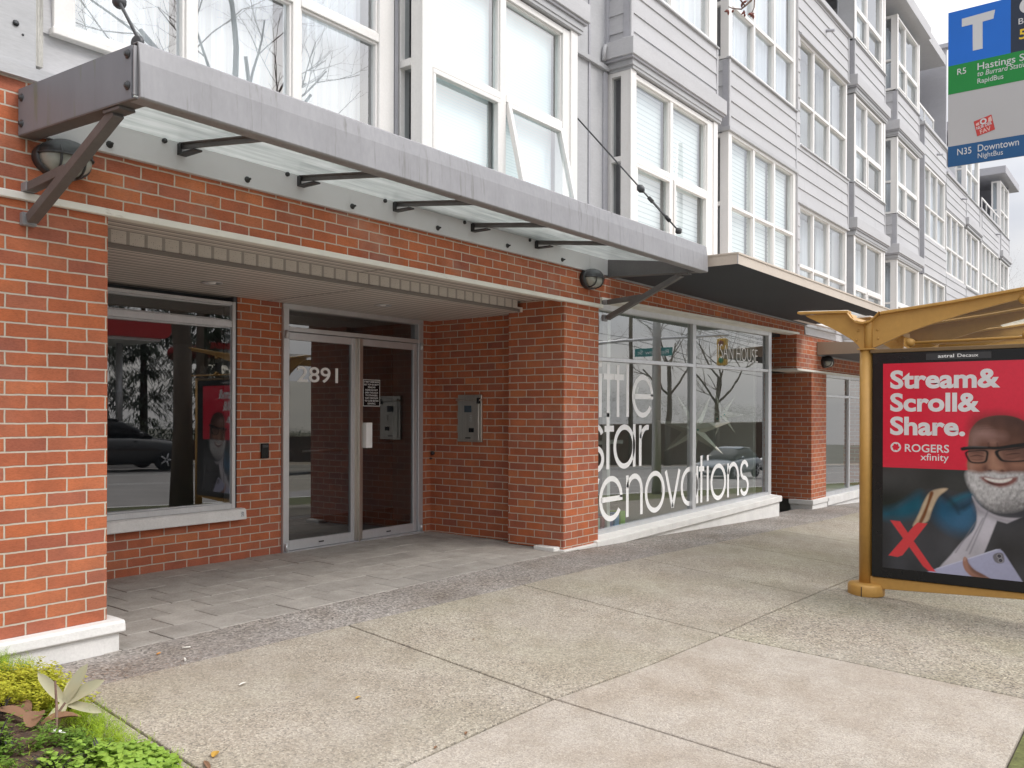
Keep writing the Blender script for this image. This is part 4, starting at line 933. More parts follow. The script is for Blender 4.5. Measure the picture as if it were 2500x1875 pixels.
# front channel: web, returned lips, slight crease
mb = MB()
pr = [(CY + .004, 2.632), (CY - .006, 2.638), (CY, 2.790), (CY + .012, 2.872), (CY + .020, 2.882), (CY + .060, 2.884), (CY + .060, 2.878), (CY + .022, 2.875), (CY + .014, 2.788), (CY + .012, 2.644), (CY + .078, 2.644), (CY + .078, 2.632)]
mb.extr(pr, lambda p, t: (t, p[0], p[1]), CX0 + .012, CX1 - .0)
mb.build('front_beam', M['canopy'], K, 0.0025)
for x, s in ((CX0, 1), (CX1, -1)):
    mb = MB()
    v = []
    for (dx, a) in ((0, 0), (.009, 0)):
        for (y, z) in ((CY + .045, 2.641), (4.612, 2.685), (4.612, 2.915), (CY + .045, 2.868)): v.append((x + s * dx, y, z))
    mb.add(v, [(0, 1, 2, 3), (4, 7, 6, 5), (0, 4, 5, 1), (1, 5, 6, 2), (2, 6, 7, 3), (3, 7, 4, 0)], 0)
    sb = mb.build('side_beam', M['canopy_moss'] if s > 0 else M['canopy_dark'], K)
    mb = MB(); v = []
    for (y, z) in ((CY + .02, 2.632), (4.612, 2.676)):
        for (dx, dz) in ((0, 0), (s * .085, 0), (s * .085, .009), (0, .009)): v.append((x + dx, y, z + dz))
    mb.add(v, [(0, 1, 2, 3), (7, 6, 5, 4), (0, 4, 5, 1), (1, 5, 6, 2), (2, 6, 7, 3), (3, 7, 4, 0)]); mb.build('flange', M['canopy_dark'], sb, 0.002)
    mb = MB()
    for (y, z) in ((CY + .075, 2.835), (CY + .075, 2.70), (4.575, 2.865), (4.575, 2.735)):
        mb.lathe([(.020, 0), (.020, .004), (.011, .004), (.011, .014)], (x - s * .0, y, z), (-s, 0, 0), 10)
    mb.build('bolt_row', M['lamp_metal'], sb)
    mb = MB(); mb.box(x - s * .004, x + s * .05, CY + .02, CY + .028, 2.65, 2.86); mb.build('end_plate', M['canopy'], sb)
    # forked brace to the wall
    mb = MB(); a = Vector((x + s * .045, 3.74, 2.632)); b = Vector((x + s * .045, 4.565, 2.265))
    def bar(mb, a, b, wx, h):
        d = (b - a).normalized(); up_ = Vector((1, 0, 0)); n_ = d.cross(up_).normalized(); v = []
        for q in (a, b):
            for (i, j) in ((-1, -1), (1, -1), (1, 1), (-1, 1)): v.append(q + up_ * wx / 2 * i + n_ * h / 2 * j)
        mb.add(v, [(3, 2, 1, 0), (4, 5, 6, 7), (0, 1, 5, 4), (1, 2, 6, 5), (2, 3, 7, 6), (3, 0, 4, 7)])
    bar(mb, a, b, .052, .050); br = mb.build('brace', M['canopy_dark'], K, 0.003)
    mb = MB(); c_ = a.lerp(b, .52); bar(mb, c_ + Vector((s * .0, .01, .01)), Vector((x + s * .045, 4.565, 2.425)), .05, .046); mb.build('fork_arm', M['canopy_dark'], br, 0.003)
    mb = MB(); mb.box(x + s * .045 - .035, x + s * .045 + .035, 4.585, 4.62, 2.235, 2.30); mb.box(x + s * .045 - .03, x + s * .045 + .03, 4.56, 4.62, 2.405, 2.45); mb.lathe([(.016, 0), (.016, .01), (.008, .01), (.008, .02)], (x + s * .05, 4.585, 2.265), (0, -1, 0), 10)
    mb.build('foot_plate', M['canopy'], br, 0.003)
    mb = MB(); bar(mb, Vector((x + s * .045, 3.66, 2.629)), Vector((x + s * .045, 3.80, 2.634)), .075, .012); mb.build('gusset', M['canopy_dark'], br)
# wall plate and its bolts
mb = MB(); mb.extr([(4.585, 2.700), (4.619, 2.700), (4.619, 2.915), (4.600, 2.915), (4.585, 2.885)], lambda p, t: (t, p[0], p[1]), CX0 + .012, CX1 - .012)
wp = mb.build('wall_plate', pbr('wall_plate_grey', (0.56, 0.56, 0.575), 0.5, var=0.05, sc=2, stain=(0.42, 0.42, 0.42), stsc=4, ststr=(2, 1, 1), stlo=0.62), K, 0.002)
for bx in (2.43, 3.31, 4.18, 5.07, 5.965, 6.815):
    mb = MB(); mb.lathe([(.020, 0), (.020, .004), (.013, .004), (.013, .016), (.007, .016), (.007, .034)], (bx, 4.585, 2.745), (0, -1, 0), 10); mb.build('bolt', M['dark'], wp)
# glazing bars and glass
barx = [2.86, 3.725, 4.605, 5.50, 6.40]
for bx in barx:
    mb = MB(); v = []
    for (y, z) in ((CY + .07, 2.695), (4.575, 2.822)):
        for (dx, dz) in ((-.026, .035), (-.026, .028), (-.007, .028), (-.007, 0), (.007, 0), (.007, .028), (.026, .028), (.026, .035)): v.append((bx + dx, y, z + dz))
    f = [(i, (i + 1) % 8, 8 + (i + 1) % 8, 8 + i) for i in range(8)] + [tuple(range(8))[::-1], tuple(range(8, 16))]
    mb.add(v, f); gb = mb.build('glazing_bar', M['canopy_dark'], K, 0.0015)
    mb = MB(); mb.box(bx - .028, bx + .028, 4.42, 4.585, 2.785, 2.795); mb.box(bx - .028, bx - .020, 4.55, 4.586, 2.795, 2.85); mb.lathe([(.015, 0), (.015, .012)], (bx - .11, 4.585, 2.845), (0, -1, 0), 8); mb.build('clip', M['dark'], gb)
gx = [CX0 + .03] + barx + [CX1 - .03]
for a, b in zip(gx, gx[1:]):
    mb = MB(); v = [(a + .008, CY + .03, 2.728), (b - .008, CY + .03, 2.728), (b - .008, 4.60, 2.862), (a + .008, 4.60, 2.862)]
    v += [(p[0], p[1], p[2] + .012) for p in v]
    mb.add(v, [(3, 2, 1, 0), (4, 5, 6, 7), (0, 1, 5, 4), (1, 2, 6, 5), (2, 3, 7, 6), (3, 0, 4, 7)]); mb.build('glass_panel', M['frost'], K)
# tie rods
for (fr_, wl) in (((2.02, CY + .06, 2.90), (2.385, 4.66, 3.78)), ((7.17, CY + .05, 2.94), (7.25, 4.70, 4.22))):
    a, b = Vector(fr_), Vector(wl)
    mb = MB(); mb.tube([a, b], .0075); tr_ = mb.build('tie_rod', M['lamp_metal'], K)
    if fr_[0] > 5:
        p, q = a.lerp(b, .10), a.lerp(b, .27); d = (b - a).normalized(); sd_ = d.cross(Vector((0, 0, 1))).normalized() * .016
        mb = MB(); mb.tube([p + sd_, q + sd_], .006); mb.tube([p - sd_, q - sd_], .006); mb.tube([p - d * .02, p + d * .04], .018); mb.tube([q - d * .04, q + d * .02], .018); mb.build('turnbuckle', M['dark'], tr_)
        mb = MB(); mb.lathe([(.012, -.05), (.034, -.02), (.036, .01), (.02, .035), (.01, .045)], a.lerp(b, .36), d, 12); mb.lathe([(.008, -.03), (.032, -.005), (.032, .012), (.012, .035)], a + d * .01, d, 12); mb.build('clevis', M['lamp_metal'], tr_)
    else:
        d = (b - a).normalized(); c_ = Vector((2.13, CY + .38, 3.17)) ; c_ = a.lerp(b, .40)
        mb = MB(); mb.lathe([(.010, -.035), (.030, -.018), (.033, .0), (.026, .022), (.010, .045)], c_, d, 14); mb.tube([c_ + d * .06, c_ + d * .12], .013); mb.tube([c_ + d * .12, c_ + d * .34], .017); mb.build('turnbuckle', M['lamp_metal'], tr_)
        mb = MB(); mb.lathe([(.03, -.012), (.034, 0), (.03, .012)], a + Vector((-.01, 0, -.01)), (1, .2, 0), 12); mb.box(2.0, 2.015, CY + .04, CY + .09, 2.80, 2.91); mb.build('clevis', M['lamp_metal'], tr_, 0.002)

# ================================================================== WALL LAMPS
def bulkhead(x, z, y, label, w_=.145, h_=.098):
    r = empty('wall_lamp', (x, y, z), label, 'wall lamp', 'oval bulkhead lamps on the brick front')
    def ell(mb, rx, rz, prof, n=28, mi=0):
        vs_ = []
        for (k, d) in prof:
            for i in range(n):
                t = 2 * math.pi * i / n; vs_.append((x + rx * k * math.cos(t), y - d, z + rz * k * math.sin(t)))
        fs = [(i * n + j, i * n + (j + 1) % n, (i + 1) * n + (j + 1) % n, (i + 1) * n + j) for i in range(len(prof) - 1) for j in range(n)]
        fs += [tuple(range(n))[::-1], tuple((len(prof) - 1) * n + j for j in range(n))]
        mb.add(vs_, fs, mi, True)
    mb = MB(); ell(mb, w_, h_, [(1.0, 0), (1.0, .045), (.97, .055), (.90, .058)]); mb.build('lamp_base', M['lamp_metal'], r)
    mb = MB(); ell(mb, w_ * .90, h_ * .90, [(1.0, .055), (.97, .085), (.86, .112), (.66, .13), (.35, .14), (.05, .142)])
    mb.build('lamp_glass', pbr('lamp_glass_grey', (0.30, 0.31, 0.29), 0.2, var=0.1, sc=12, spec=0.6) if 'lamp_glass_m' not in M else M['lamp_glass_m'], r)
    # cast hood over the upper half and guard bars
    mb = MB(); n = 20; prof = [(.99, .058), (.97, .092), (.86, .120), (.66, .139), (.35, .150), (.05, .152)]; vs_ = []
    for (k, d) in prof:
        for i in range(n + 1):
            t = math.pi * i / n; vs_.append((x + w_ * .92 * k * math.cos(t), y - d, z + .012 + h_ * .92 * k * math.sin(t)))
    m_ = n + 1; mb.add(vs_, [(i * m_ + j, i * m_ + j + 1, (i + 1) * m_ + j + 1, (i + 1) * m_ + j) for i in range(len(prof) - 1) for j in range(n)], 0, True); mb.build('hood', M['lamp_metal'], r)
    mb = MB(); arc = [(1.0, .056), (.93, .098), (.80, .126), (.55, .147), (.25, .156), (0, .158)]
    full = [(-k, d) for k, d in arc] + [(k, d) for k, d in arc[::-1][1:]]
    mb.tube([(x + w_ * .94 * k, y - d, z + .010) for k, d in full], .006, 6)
    for kx in (-.42, .42): mb.tube([(x + w_ * kx, y - d * .93, z + h_ * k * .86) for k, d in full], .006, 6)
    mb.build('guard', M['lamp_metal'], r)
    return r
M['lamp_glass_m'] = pbr('lamp_glass_grey', (0.33, 0.34, 0.31), 0.18, var=0.12, sc=12, spec=0.6)
bulkhead(2.185, 2.600, YF, 'weathered oval lamp under the canopy beside the near brick pillar')
bulkhead(7.315, 2.622, YF, 'dark oval lamp under the far end of the glass canopy')
bulkhead(14.66, 2.16, YF, 'small dark lamp under the brown awning past the shop')

# ================================================================== AWNINGS
def awning(x0, x1, y0, zs, zt, zw, matf, mats, label, nm):
    A = empty(nm, (x0, 4.6, zs), label, 'awning')
    mb = MB(); v = []
    for x in (x0, x1):
        v += [(x, y0, zs), (x, y0, zt), (x, 4.615, zw), (x, 4.615, zs)]
    mb.add([v[0], v[1], v[5], v[4]], [(0, 1, 2, 3)]); mb.add([v[0], v[3], v[2], v[1]], [(0, 1, 2, 3)]); mb.add([v[4], v[5], v[6], v[7]], [(0, 1, 2, 3)]); mb.add([v[1], v[2], v[6], v[5]], [(0, 1, 2, 3)])
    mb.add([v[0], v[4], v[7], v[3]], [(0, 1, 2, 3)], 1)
    bmv = mb.build('fascia', [matf, mats], A)
    mb = MB(); mb.box(x0 - .006, x1, y0 - .010, y0 + .02, zt - .006, zt + .010); mb.box(x0 - .006, x0 + .02, y0 + .02, 4.0, zt - .004, zt + .012)
    mb.build('edge_trim', matf, A)
    mb = MB(); mb.box(x0 - .003, x0 + .002, y0 - .004, y0 + .003, zs, zt); mb.build('corner_seam', M['trimdark'], A)
    mb = MB(); mb.box(x0 + .02, x1 - .02, 4.57, 4.61, zs - .012, zs + .0); mb.build('soffit_trim', M['room_grey'], A)
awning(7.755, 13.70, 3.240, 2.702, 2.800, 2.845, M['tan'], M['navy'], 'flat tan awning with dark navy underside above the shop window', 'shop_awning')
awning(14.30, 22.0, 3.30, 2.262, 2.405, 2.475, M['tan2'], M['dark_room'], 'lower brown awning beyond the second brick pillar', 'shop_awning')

# ================================================================== INTERCOM, READER
I = empty('intercom', (7.03, 5.873, 1.24), 'stainless steel entry intercom panel on the dark side wall', 'intercom')
mb = MB(); mb.box(6.998, 7.03, 5.712, 6.035, .994, 1.489); mb.build('back_box', M['steel'], I, 0.004)
mb = MB(); mb.box(6.990, 6.998, 5.742, 6.003, 1.012, 1.425); fp = mb.build('face_plate', M['steel'], I, 0.003)
mb = MB(); mb.tube([(6.985, 5.700, 1.433), (6.985, 6.046, 1.433)], .011, 10); mb.box(6.980, 6.998, 5.742, 6.003, 1.437, 1.458); mb.build('rain_hood', M['steel'], I, 0.002)
mb = MB(); mb.tube([(6.982, 5.738, 1.455), (6.982, 5.738, 1.395)], .020, 12); mb.build('camera', M['black'], I)
mb = MB(); mb.box(6.987, 6.990, 5.838, 5.935, 1.305, 1.375); mb.build('screen', flat('screen_blue_grey', (0.055, 0.075, 0.10), 0.15), fp)
mb = MB(); mb.box(6.986, 6.990, 5.805, 5.872, 1.095, 1.140); mb.lathe([(.010, 0), (.010, .003)], (6.986, 5.842, 1.117), (-1, 0, 0), 12); mb.build('call_button', M['black'], fp)
mb = MB()
for i in range(4):
    for j in range(3): mb.lathe([(.0042, 0), (.0042, .003)], (6.990, 5.835 + j * .012, 1.215 + i * .018), (-1, 0, 0), 8)
mb.build('speaker_grille', M['alu'], fp)
mb = MB(); mb.box(6.9885, 6.990, 5.85, 5.92, 1.030, 1.042); mb.build('name_strip', M['dark'], fp)
mb = MB(); mb.lathe([(.012, 0), (.012, .02), (.022, .02), (.022, .035)], (7.03, 6.40, .86), (-1, 0, 0), 10); mb.lathe([(.008, 0), (.008, .03)], (7.03, 6.43, .80), (-1, 0, 0), 8)
hb = mb.build('hose_bib', M['lamp_metal']); tag(hb, 'small brass hose tap low in the dark recess corner', 'tap')
Rr = empty('card_reader', (4.842, 6.45, .955), 'small black card reader on the brick pier left of the door', 'card reader')
mb = MB(); mb.box(4.802, 4.882, 6.428, 6.45, .888, 1.022); mb.build('reader_body', M['black'], Rr, 0.006, 2)
mb = MB(); mb.box(4.810, 4.874, 6.4265, 6.4285, .985, 1.010); mb.build('status_bar', M['dark'], Rr)

# ================================================================== BUS SHELTER
PX, PY = 6.850, 1.838
SK = 1.075                    # drawn at 1:1.075, then set out at full size on the sloping pavement
SO = Vector((0, 0, 1.30 * (1 - SK)))
full = lambda p: Vector(p) * SK + SO
gs = lambda x, y: (g(x * SK, y * SK) - SO.z) / SK
T = empty('bus_shelter', full((PX, PY, gs(PX, PY))), 'ochre yellow bus shelter with glass roof and a red advert panel at its end', 'bus shelter')
PLACE[0] = full
def post(x, y):
    zz = gs(x, y)
    mb = MB(); mb.tube([(x, y, zz), (x, y, 1.788)], .0505, 20); p = mb.build('post', M['yellow'], T)
    mb = MB(); mb.lathe([(.128, 0), (.131, .006), (.131, .072), (.122, .086), (.06, .092)], (x, y, zz), n=28); mb.build('base_collar', M['yellow'], p)
    mb = MB(); mb.box(x - .134, x - .126, y - .004, y + .001, zz + .002, zz + .075); mb.build('collar_seam', M['dark'], p)
    mb = MB(); mb.tube([(x, y - .012, 1.788), (x, y - .012, 1.93), (x, y - .012, 1.992)], [.030, .032, .038], 16); mb.box(x - .06, x + .06, y - .07, y + .055, 1.782, 1.792); mb.build('post_neck', M['yellow'], p, 0.002)
    return p
post(PX, PY); post(10.35, PY)
armL = [(2.30, 2.073), (2.285, 2.058), (2.23, 2.030), (2.151, 1.988), (2.085, 1.955), (2.020, 1.914), (1.944, 1.863), (1.905, 1.825), (1.884, 1.795), (1.850, 1.795), (1.850, 1.990), (1.895, 2.000), (1.930, 2.022), (1.960, 2.073)]
armR = [(1.796, 1.800), (1.776, 1.800), (1.690, 1.838), (1.592, 1.881), (1.50, 1.916), (1.418, 1.942), (1.30, 1.977), (1.183, 2.010), (1.05, 2.041), (.928, 2.070), (.75, 2.105), (.55, 2.140), (.30, 2.175), (.05, 2.205), (.05, 2.245), (.805, 2.152), (1.249, 2.094), (1.70, 2.045), (1.745, 2.040), (1.79, 2.005), (1.796, 1.995)]
def ribs(x):
    for nm, a in (('roof_arm', armL), ('roof_arm', armR)):
        mb = MB(); mb.extr(a, lambda p, t: (t, p[0], p[1]), x - .012, x + .012); o = mb.build(nm, M['yellow'], T, 0.002)
        mb = MB()
        top = [p for p in a if p[1] > 2.03 and (p[0] > 1.94 or p[0] < 1.73)]
        if a is armL: ed = [(2.352, 2.094), (1.965, 2.078)]
        else: ed = [(1.735, 2.052), (1.249, 2.101), (.805, 2.158), (.05, 2.251)]
        for (p, q) in zip(ed, ed[1:]):
            v = [(x + dx, y, z + dz) for (y, z) in (p, q) for dx, dz in ((-.045, -.010), (.045, -.010), (.045, .008), (-.045, .008))]
            mb.add(v, [(3, 2, 1, 0), (4, 5, 6, 7), (0, 1, 5, 4), (1, 2, 6, 5), (2, 3, 7, 6), (3, 0, 4, 7)])
        mb.build('top_flange', M['yellow'], o, 0.002)
    mb = MB()
    for (y, z) in ((1.76, 1.93), (1.755, 1.865), (1.90, 1.93), (1.91, 1.86)): mb.lathe([(.008, 0), (.008, .006)], (x - .012, y, z), (-1, 0, 0), 8)
    mb.build('rivets', M['yellow'], T)
for x in (PX, 8.02, 9.18, 10.35): ribs(x)
# gutter trough and roof sheets
mb = MB(); gp = [(1.965, 2.066), (1.940, 2.030), (1.905, 2.002), (1.853, 1.991), (1.800, 2.002), (1.765, 2.030), (1.738, 2.062)]
for p, q in zip(gp, gp[1:]):
    for x0, x1 in ((PX - .07, 10.42),): mb.quad((x0, p[0], p[1]), (x1, p[0], p[1]), (x1, q[0], q[1]), (x0, q[0], q[1]))
gpo = [(y, z - .014 if abs(y - 1.853) < .08 else z - .008) for y, z in gp]
for p, q in zip(gpo, gpo[1:]): mb.quad((PX - .07, p[0], p[1]), (10.42, p[0], p[1]), (10.42, q[0], q[1]), (PX - .07, q[0], q[1]))
for i in range(len(gp) - 1): mb.quad((PX - .07, *gp[i]), (PX - .07, *gp[i + 1]), (PX - .07, *gpo[i + 1]), (PX - .07, *gpo[i]))
mb.build('gutter', M['yellow'], T)
mb = MB(); mb.box(PX - .05, 10.4, 1.80, 1.90, 2.026, 2.036); mb.build('gutter_liner', M['vinyl'], T)
ed = [(1.73, 2.064), (1.249, 2.111), (.805, 2.168), (.05, 2.262)]
for k, (xa, xb) in enumerate(((PX - .04, 8.0), (8.02, 9.16), (9.18, 10.4))):
    mb = MB()
    for p, q in zip(ed, ed[1:]): mb.quad((xa, *p), (xb, *p), (xb, *q), (xa, *q))
    mb.quad((xa, 2.35, 2.106), (xb, 2.35, 2.106), (xb, 1.97, 2.090), (xa, 1.97, 2.090)); mb.build('roof_glass', M['frost'], T)
mb = MB(); mb.tube([(PX, 1.528, 1.822), (PX, .05, 1.838)], .010, 8); mb.lathe([(.030, -.02), (.030, .02)], (PX - .0, 1.53, 1.825), (1, 0, 0), 16); mb.lathe([(.034, -.02), (.034, .02)], (PX, .808, 2.09), (1, 0, 0), 16); mb.lathe([(.030, -.02), (.030, .02)], (PX, .79, 1.845), (1, 0, 0), 16); mb.build('glass_clamp_rail', M['yellow'], T)
mb = MB(); mb.poly([(PX + .004, y, z) for y, z in [(1.74, 1.800)] + [(p[0], p[1] - .004) for p in armR[2:13]] + [(.30, 1.80)]]); mb.build('gable_glass', glass_mat('glass_shelter', 1.5, (0.90, 0.87, 0.76), 0), T)
# advert box
P0, P1 = 1.786, .330
mb = MB(); mb.box(PX - .052, PX + .06, P1, P0, .088, 1.752); adb = mb.build('advert_box', M['black'], T, 0.006, 2)
mb = MB(); mb.box(PX - .058, PX + .07, P1 - .02, 1.80, 1.753, 1.781); mb.build('top_rail', pbr('rail_brown', (0.20, 0.135, 0.07), 0.35, 0.4, var=0.1), T, 0.004)
mb = MB(); mb.extr([(1.80, -.004), (1.80, .086), (P1, .086), (P1, .062), (.80, .042)], lambda p, t: (t, p[0], p[1]), PX - .04, PX + .05); mb.build('bottom_rail', M['yellow'], T, 0.004)
mb = MB(); mb.tube([(PX, .28, gs(PX, .28)), (PX, .28, 1.79)], .0505, 20); mb.build('post', M['yellow'], T)
# glazed back wall of the shelter and its bench
mb = MB(); mb.quad((7.0, PY, .15), (10.25, PY, .15), (10.25, PY, 1.75), (7.0, PY, 1.75)); mb.build('back_glass', bpy.data.materials['glass_shelter'], T)
mb = MB(); mb.box(7.6, 9.6, 1.40, 1.74, .37, .41); mb.box(7.7, 7.78, 1.45, 1.7, -.12, .37); mb.box(9.4, 9.48, 1.45, 1.7, -.18, .37); mb.build('bench', M['dark'], T, 0.01)

# printed poster: every colour is ink on one sheet
PXF = PX - .0525
red = pbr('ink_red', (0.66, 0.022, 0.052), 0.12, var=0.10, sc=2.5, coat=0.0, spec=0.55)
def ink(nm, c, var=0.06, sc=6, **k): return pbr('ink_' + nm, c, 0.14, var=var, sc=sc, spec=0.55, **k)
INK = [red, ink('white', (0.70, 0.69, 0.71)), ink('charcoal', (0.030, 0.032, 0.034), .35, 3), ink('skin_dark', (0.115, 0.050, 0.040), .14, 7), ink('skin_mid', (0.23, 0.105, 0.070), .16, 9), ink('skin_light', (0.40, 0.23, 0.17), .15, 10),
       ink('beard', (0.47, 0.46, 0.47), .42, 42, fine=.3, fsc=150), ink('black', (0.012, 0.011, 0.013)), ink('lip', (0.19, 0.055, 0.055)), ink('jacket', (0.042, 0.045, 0.055), .3, 4), ink('teal', (0.018, 0.085, 0.150), .55, 4.5),
       ink('shirt', (0.52, 0.50, 0.56), .16, 4), ink('cream', (0.60, 0.46, 0.32)), ink('brown', (0.20, 0.075, 0.03)), ink('tablet', (0.36, 0.37, 0.52), .05, 3), ink('red_x', (0.66, 0.05, 0.06)), ink('glow', (0.30, 0.17, 0.145), .2, 12), ink('steelblue', (0.06, 0.16, 0.26), .5, 5), ink('grey', (0.16, 0.155, 0.17), .3, 8)]
def spl(pts, n=5):
    o_ = []; k = len(pts)
    for i in range(k):
        a, b, c, d = (Vector(pts[(i + j - 1) % k]) for j in range(4))
        for s in range(n):
            t = s / n
            q = .5 * ((2 * b) + (-a + c) * t + (2 * a - 5 * b + 4 * c - d) * t * t + (-a + 3 * b - 3 * c + d) * t ** 3); o_.append((q.x, q.y))
    return o_
po = MB(); YR = .500; YLf, ZBt, ZTp = 1.708, .165, 1.672
lay = [1]
# the printed picture: ink laid point by point on a fine grid of the sheet
import numpy as np
NY, NZ = 330, 410
gy_ = np.linspace(YLf, YR, NY); gz_ = np.linspace(ZBt, ZTp, NZ); GY, GZ = np.meshgrid(gy_, gz_)
IMG = np.zeros((NZ, NY, 3)); rs_ = np.random.RandomState(4)
def vnoise(sx, sz, seed):
    r_ = np.random.RandomState(seed); a = r_.rand(int(1.6 * sz) + 3, int(1.3 * sx) + 3); u = (YLf - GY) * sx; v = (GZ - ZBt) * sz
    i, j = u.astype(int), v.astype(int); f, h = u - i, v - j; f = f * f * (3 - 2 * f); h = h * h * (3 - 2 * h)
    return (a[j, i] * (1 - f) + a[j, i + 1] * f) * (1 - h) + (a[j + 1, i] * (1 - f) + a[j + 1, i + 1] * f) * h
def mask(pts, soft, smooth=True):
    q = np.array(spl(pts, 4) if smooth else pts); n = len(q); d2 = np.full(GY.shape, 9.); ins = np.zeros(GY.shape, bool)
    for k in range(n):
        ax, az = q[k]; bx, bz = q[(k + 1) % n]; ex, ez = bx - ax, bz - az; wx, wz = GY - ax, GZ - az
        t = np.clip((wx * ex + wz * ez) / (ex * ex + ez * ez + 1e-12), 0, 1); d2 = np.minimum(d2, (wx - ex * t) ** 2 + (wz - ez * t) ** 2)
        c1 = (az > GZ) != (bz > GZ); ins ^= c1 & (GY < (bx - ax) * (GZ - az) / (bz - az + 1e-12) + ax)
    sd_ = np.where(ins, 1, -1) * np.sqrt(d2); return np.clip(sd_ / soft * .5 + .5, 0, 1)
def paint(pts, col, soft=.004, al=1., smooth=True, tex=None):
    m_ = (mask(pts, soft, smooth) * al)[..., None]; c_ = np.array(col)[None, None, :] * (1 if tex is None else tex[..., None]); IMG[:] = IMG * (1 - m_) + c_ * m_
n1, n2, n3 = vnoise(6, 6, 1), vnoise(22, 22, 2), vnoise(70, 70, 3)
IMG[:] = np.array((.030, .033, .034)) * (.6 + .8 * n1[..., None])
IMG[GZ > .909] = np.array((.64, .020, .050)); IMG[GZ > .909] *= (.93 + .14 * vnoise(4, 3, 9)[GZ > .909])[:, None]
sh_ = [(1.72, .55), (1.62, .625), (1.50, .715), (1.40, .762), (1.30, .770), (1.20, .755), (1.10, .74), (.9, .70), (.48, .74), (.48, .15), (1.72, .15)]
fold = .55 + .9 * vnoise(9, 5, 12)
paint(sh_, (.040, .043, .052), .006, 1, False, fold)
paint([(1.71, .585), (1.60, .63), (1.49, .715), (1.44, .735), (1.43, .66), (1.47, .58), (1.58, .53), (1.70, .53)], (.010, .105, .170), .035, .9, True, .55 + .9 * vnoise(14, 9, 13))
paint([(1.33, .70), (1.22, .68), (1.11, .745), (1.08, .66), (1.09, .55), (1.13, .47), (1.22, .46), (1.32, .52), (1.36, .60)], (.018, .085, .165), .05, .95, True, .5 + 1. * vnoise(12, 8, 14))
paint([(1.25, .655), (1.16, .705), (1.115, .742), (1.18, .735), (1.26, .69)], (.015, .12, .19), .02, .8)
paint([(1.23, .60), (1.14, .66), (1.10, .61), (1.13, .53), (1.22, .52)], (.05, .15, .28), .05, .6)
paint([(1.30, .745), (1.22, .66), (1.20, .60), (1.24, .66), (1.33, .74)], (.012, .014, .02), .02, .8)
paint([(1.20, .64), (1.12, .70), (1.085, .72), (1.10, .69), (1.16, .63)], (.012, .014, .02), .018, .7)
paint([(1.335, .765), (1.27, .77), (1.33, .71), (1.37, .62), (1.40, .53), (1.47, .50), (1.50, .49), (1.46, .58), (1.43, .66), (1.39, .735)], (.52, .40, .28), .007, 1, True, .8 + .3 * n2)
paint([(1.385, .740), (1.362, .735), (1.387, .66), (1.417, .56), (1.452, .49), (1.468, .50), (1.435, .58), (1.405, .66)], (.17, .062, .026), .006)
paint([(1.115, .73), (1.06, .66), (.95, .60), (.80, .60), (.70, .66), (.78, .60), (.90, .545), (.97, .45), (1.02, .352), (1.12, .24), (1.32, .19), (1.25, .30), (1.18, .40), (1.10, .50), (1.085, .62)], (.50, .48, .54), .006, 1, True, .72 + .42 * vnoise(13, 6, 21))
paint([(1.10, .70), (1.06, .64), (.95, .585), (.80, .585), (.90, .56), (1.02, .60), (1.08, .62)], (.16, .15, .17), .03, .75)
for a_, b_ in (((1.045, .58), (1.15, .34)), ((1.005, .66), (1.13, .32)), ((1.09, .55), (1.22, .32))): paint([(a_[0] + .004, a_[1]), (a_[0] - .004, a_[1]), (b_[0] - .004, b_[1]), (b_[0] + .004, b_[1])], (.17, .165, .19), .006, .75, False)
zz_ = [(.955 - .002 * k + .004 * (k % 2) - .0006 * k * k * (k > 3), .56 - .02 * k) for k in range(0)]
paint([(.96, .568), (.90, .553), (.80, .61), (.68, .70), (.48, .76), (.48, .15), (.80, .15), (.93, .34), (1.04, .335), (1.01, .42)], (.034, .036, .042), .005, 1, False, fold)
lap_ = [(1.02, .345), (.965, .56), (.955, .56), (1.01, .345)]
HEAD = [(1.137, 1.13), (1.125, 1.19), (1.085, 1.25), (1.03, 1.28), (.95, 1.295), (.86, 1.285), (.78, 1.24), (.725, 1.16), (.70, 1.05), (.70, .92), (.74, .78), (.84, .68), (.95, .66), (1.06, .70), (1.12, .80), (1.145, .92), (1.142, 1.04)]
hd = (GY - .93) / .22
paint(HEAD, (.175, .078, .056), .004, 1, True, np.clip(.62 + .30 * hd + .30 * np.clip((1.22 - GZ) / .35, 0, 1) + .16 * (n2 - .5), .25, 1.6))
paint([(1.10, 1.275), (.95, 1.30), (.80, 1.26), (.74, 1.17), (.86, 1.23), (.98, 1.245), (1.08, 1.23), (1.13, 1.17)], (.055, .024, .022), .05, .75)
for (y, z, ry, rz, c, al) in ((1.05, 1.165, .055, .028, (.36, .22, .20), .8), (.96, 1.15, .05, .022, (.30, .17, .15), .6), (1.105, 1.11, .022, .035, (.30, .18, .16), .7), (.985, 1.105, .022, .012, (.36, .20, .16), .6), (.985, .99, .028, .055, (.44, .24, .165), .85), (.955, .935, .035, .02, (.42, .22, .15), .8), (1.095, .945, .035, .022, (.38, .19, .13), .8), (.83, .955, .05, .022, (.36, .18, .125), .8), (1.12, .93, .012, .03, (.42, .24, .18), .5)):
    e_ = [(y + ry * math.cos(a * .7854), z + rz * math.sin(a * .7854)) for a in range(8)]; paint(e_, c, min(ry, rz) * 1.6, al)
for k in range(4): paint([(1.08, 1.195 + .016 * k), (.98, 1.203 + .016 * k), (.86, 1.19 + .016 * k), (.98, 1.206 + .016 * k)], (.07, .03, .026), .006, .45)
paint([(1.02, 1.10), (1.012, 1.07), (1.005, 1.07), (1.01, 1.105)], (.06, .026, .022), .006, .6); paint([(.965, 1.10), (.96, 1.07), (.953, 1.07), (.957, 1.105)], (.06, .026, .022), .006, .6)
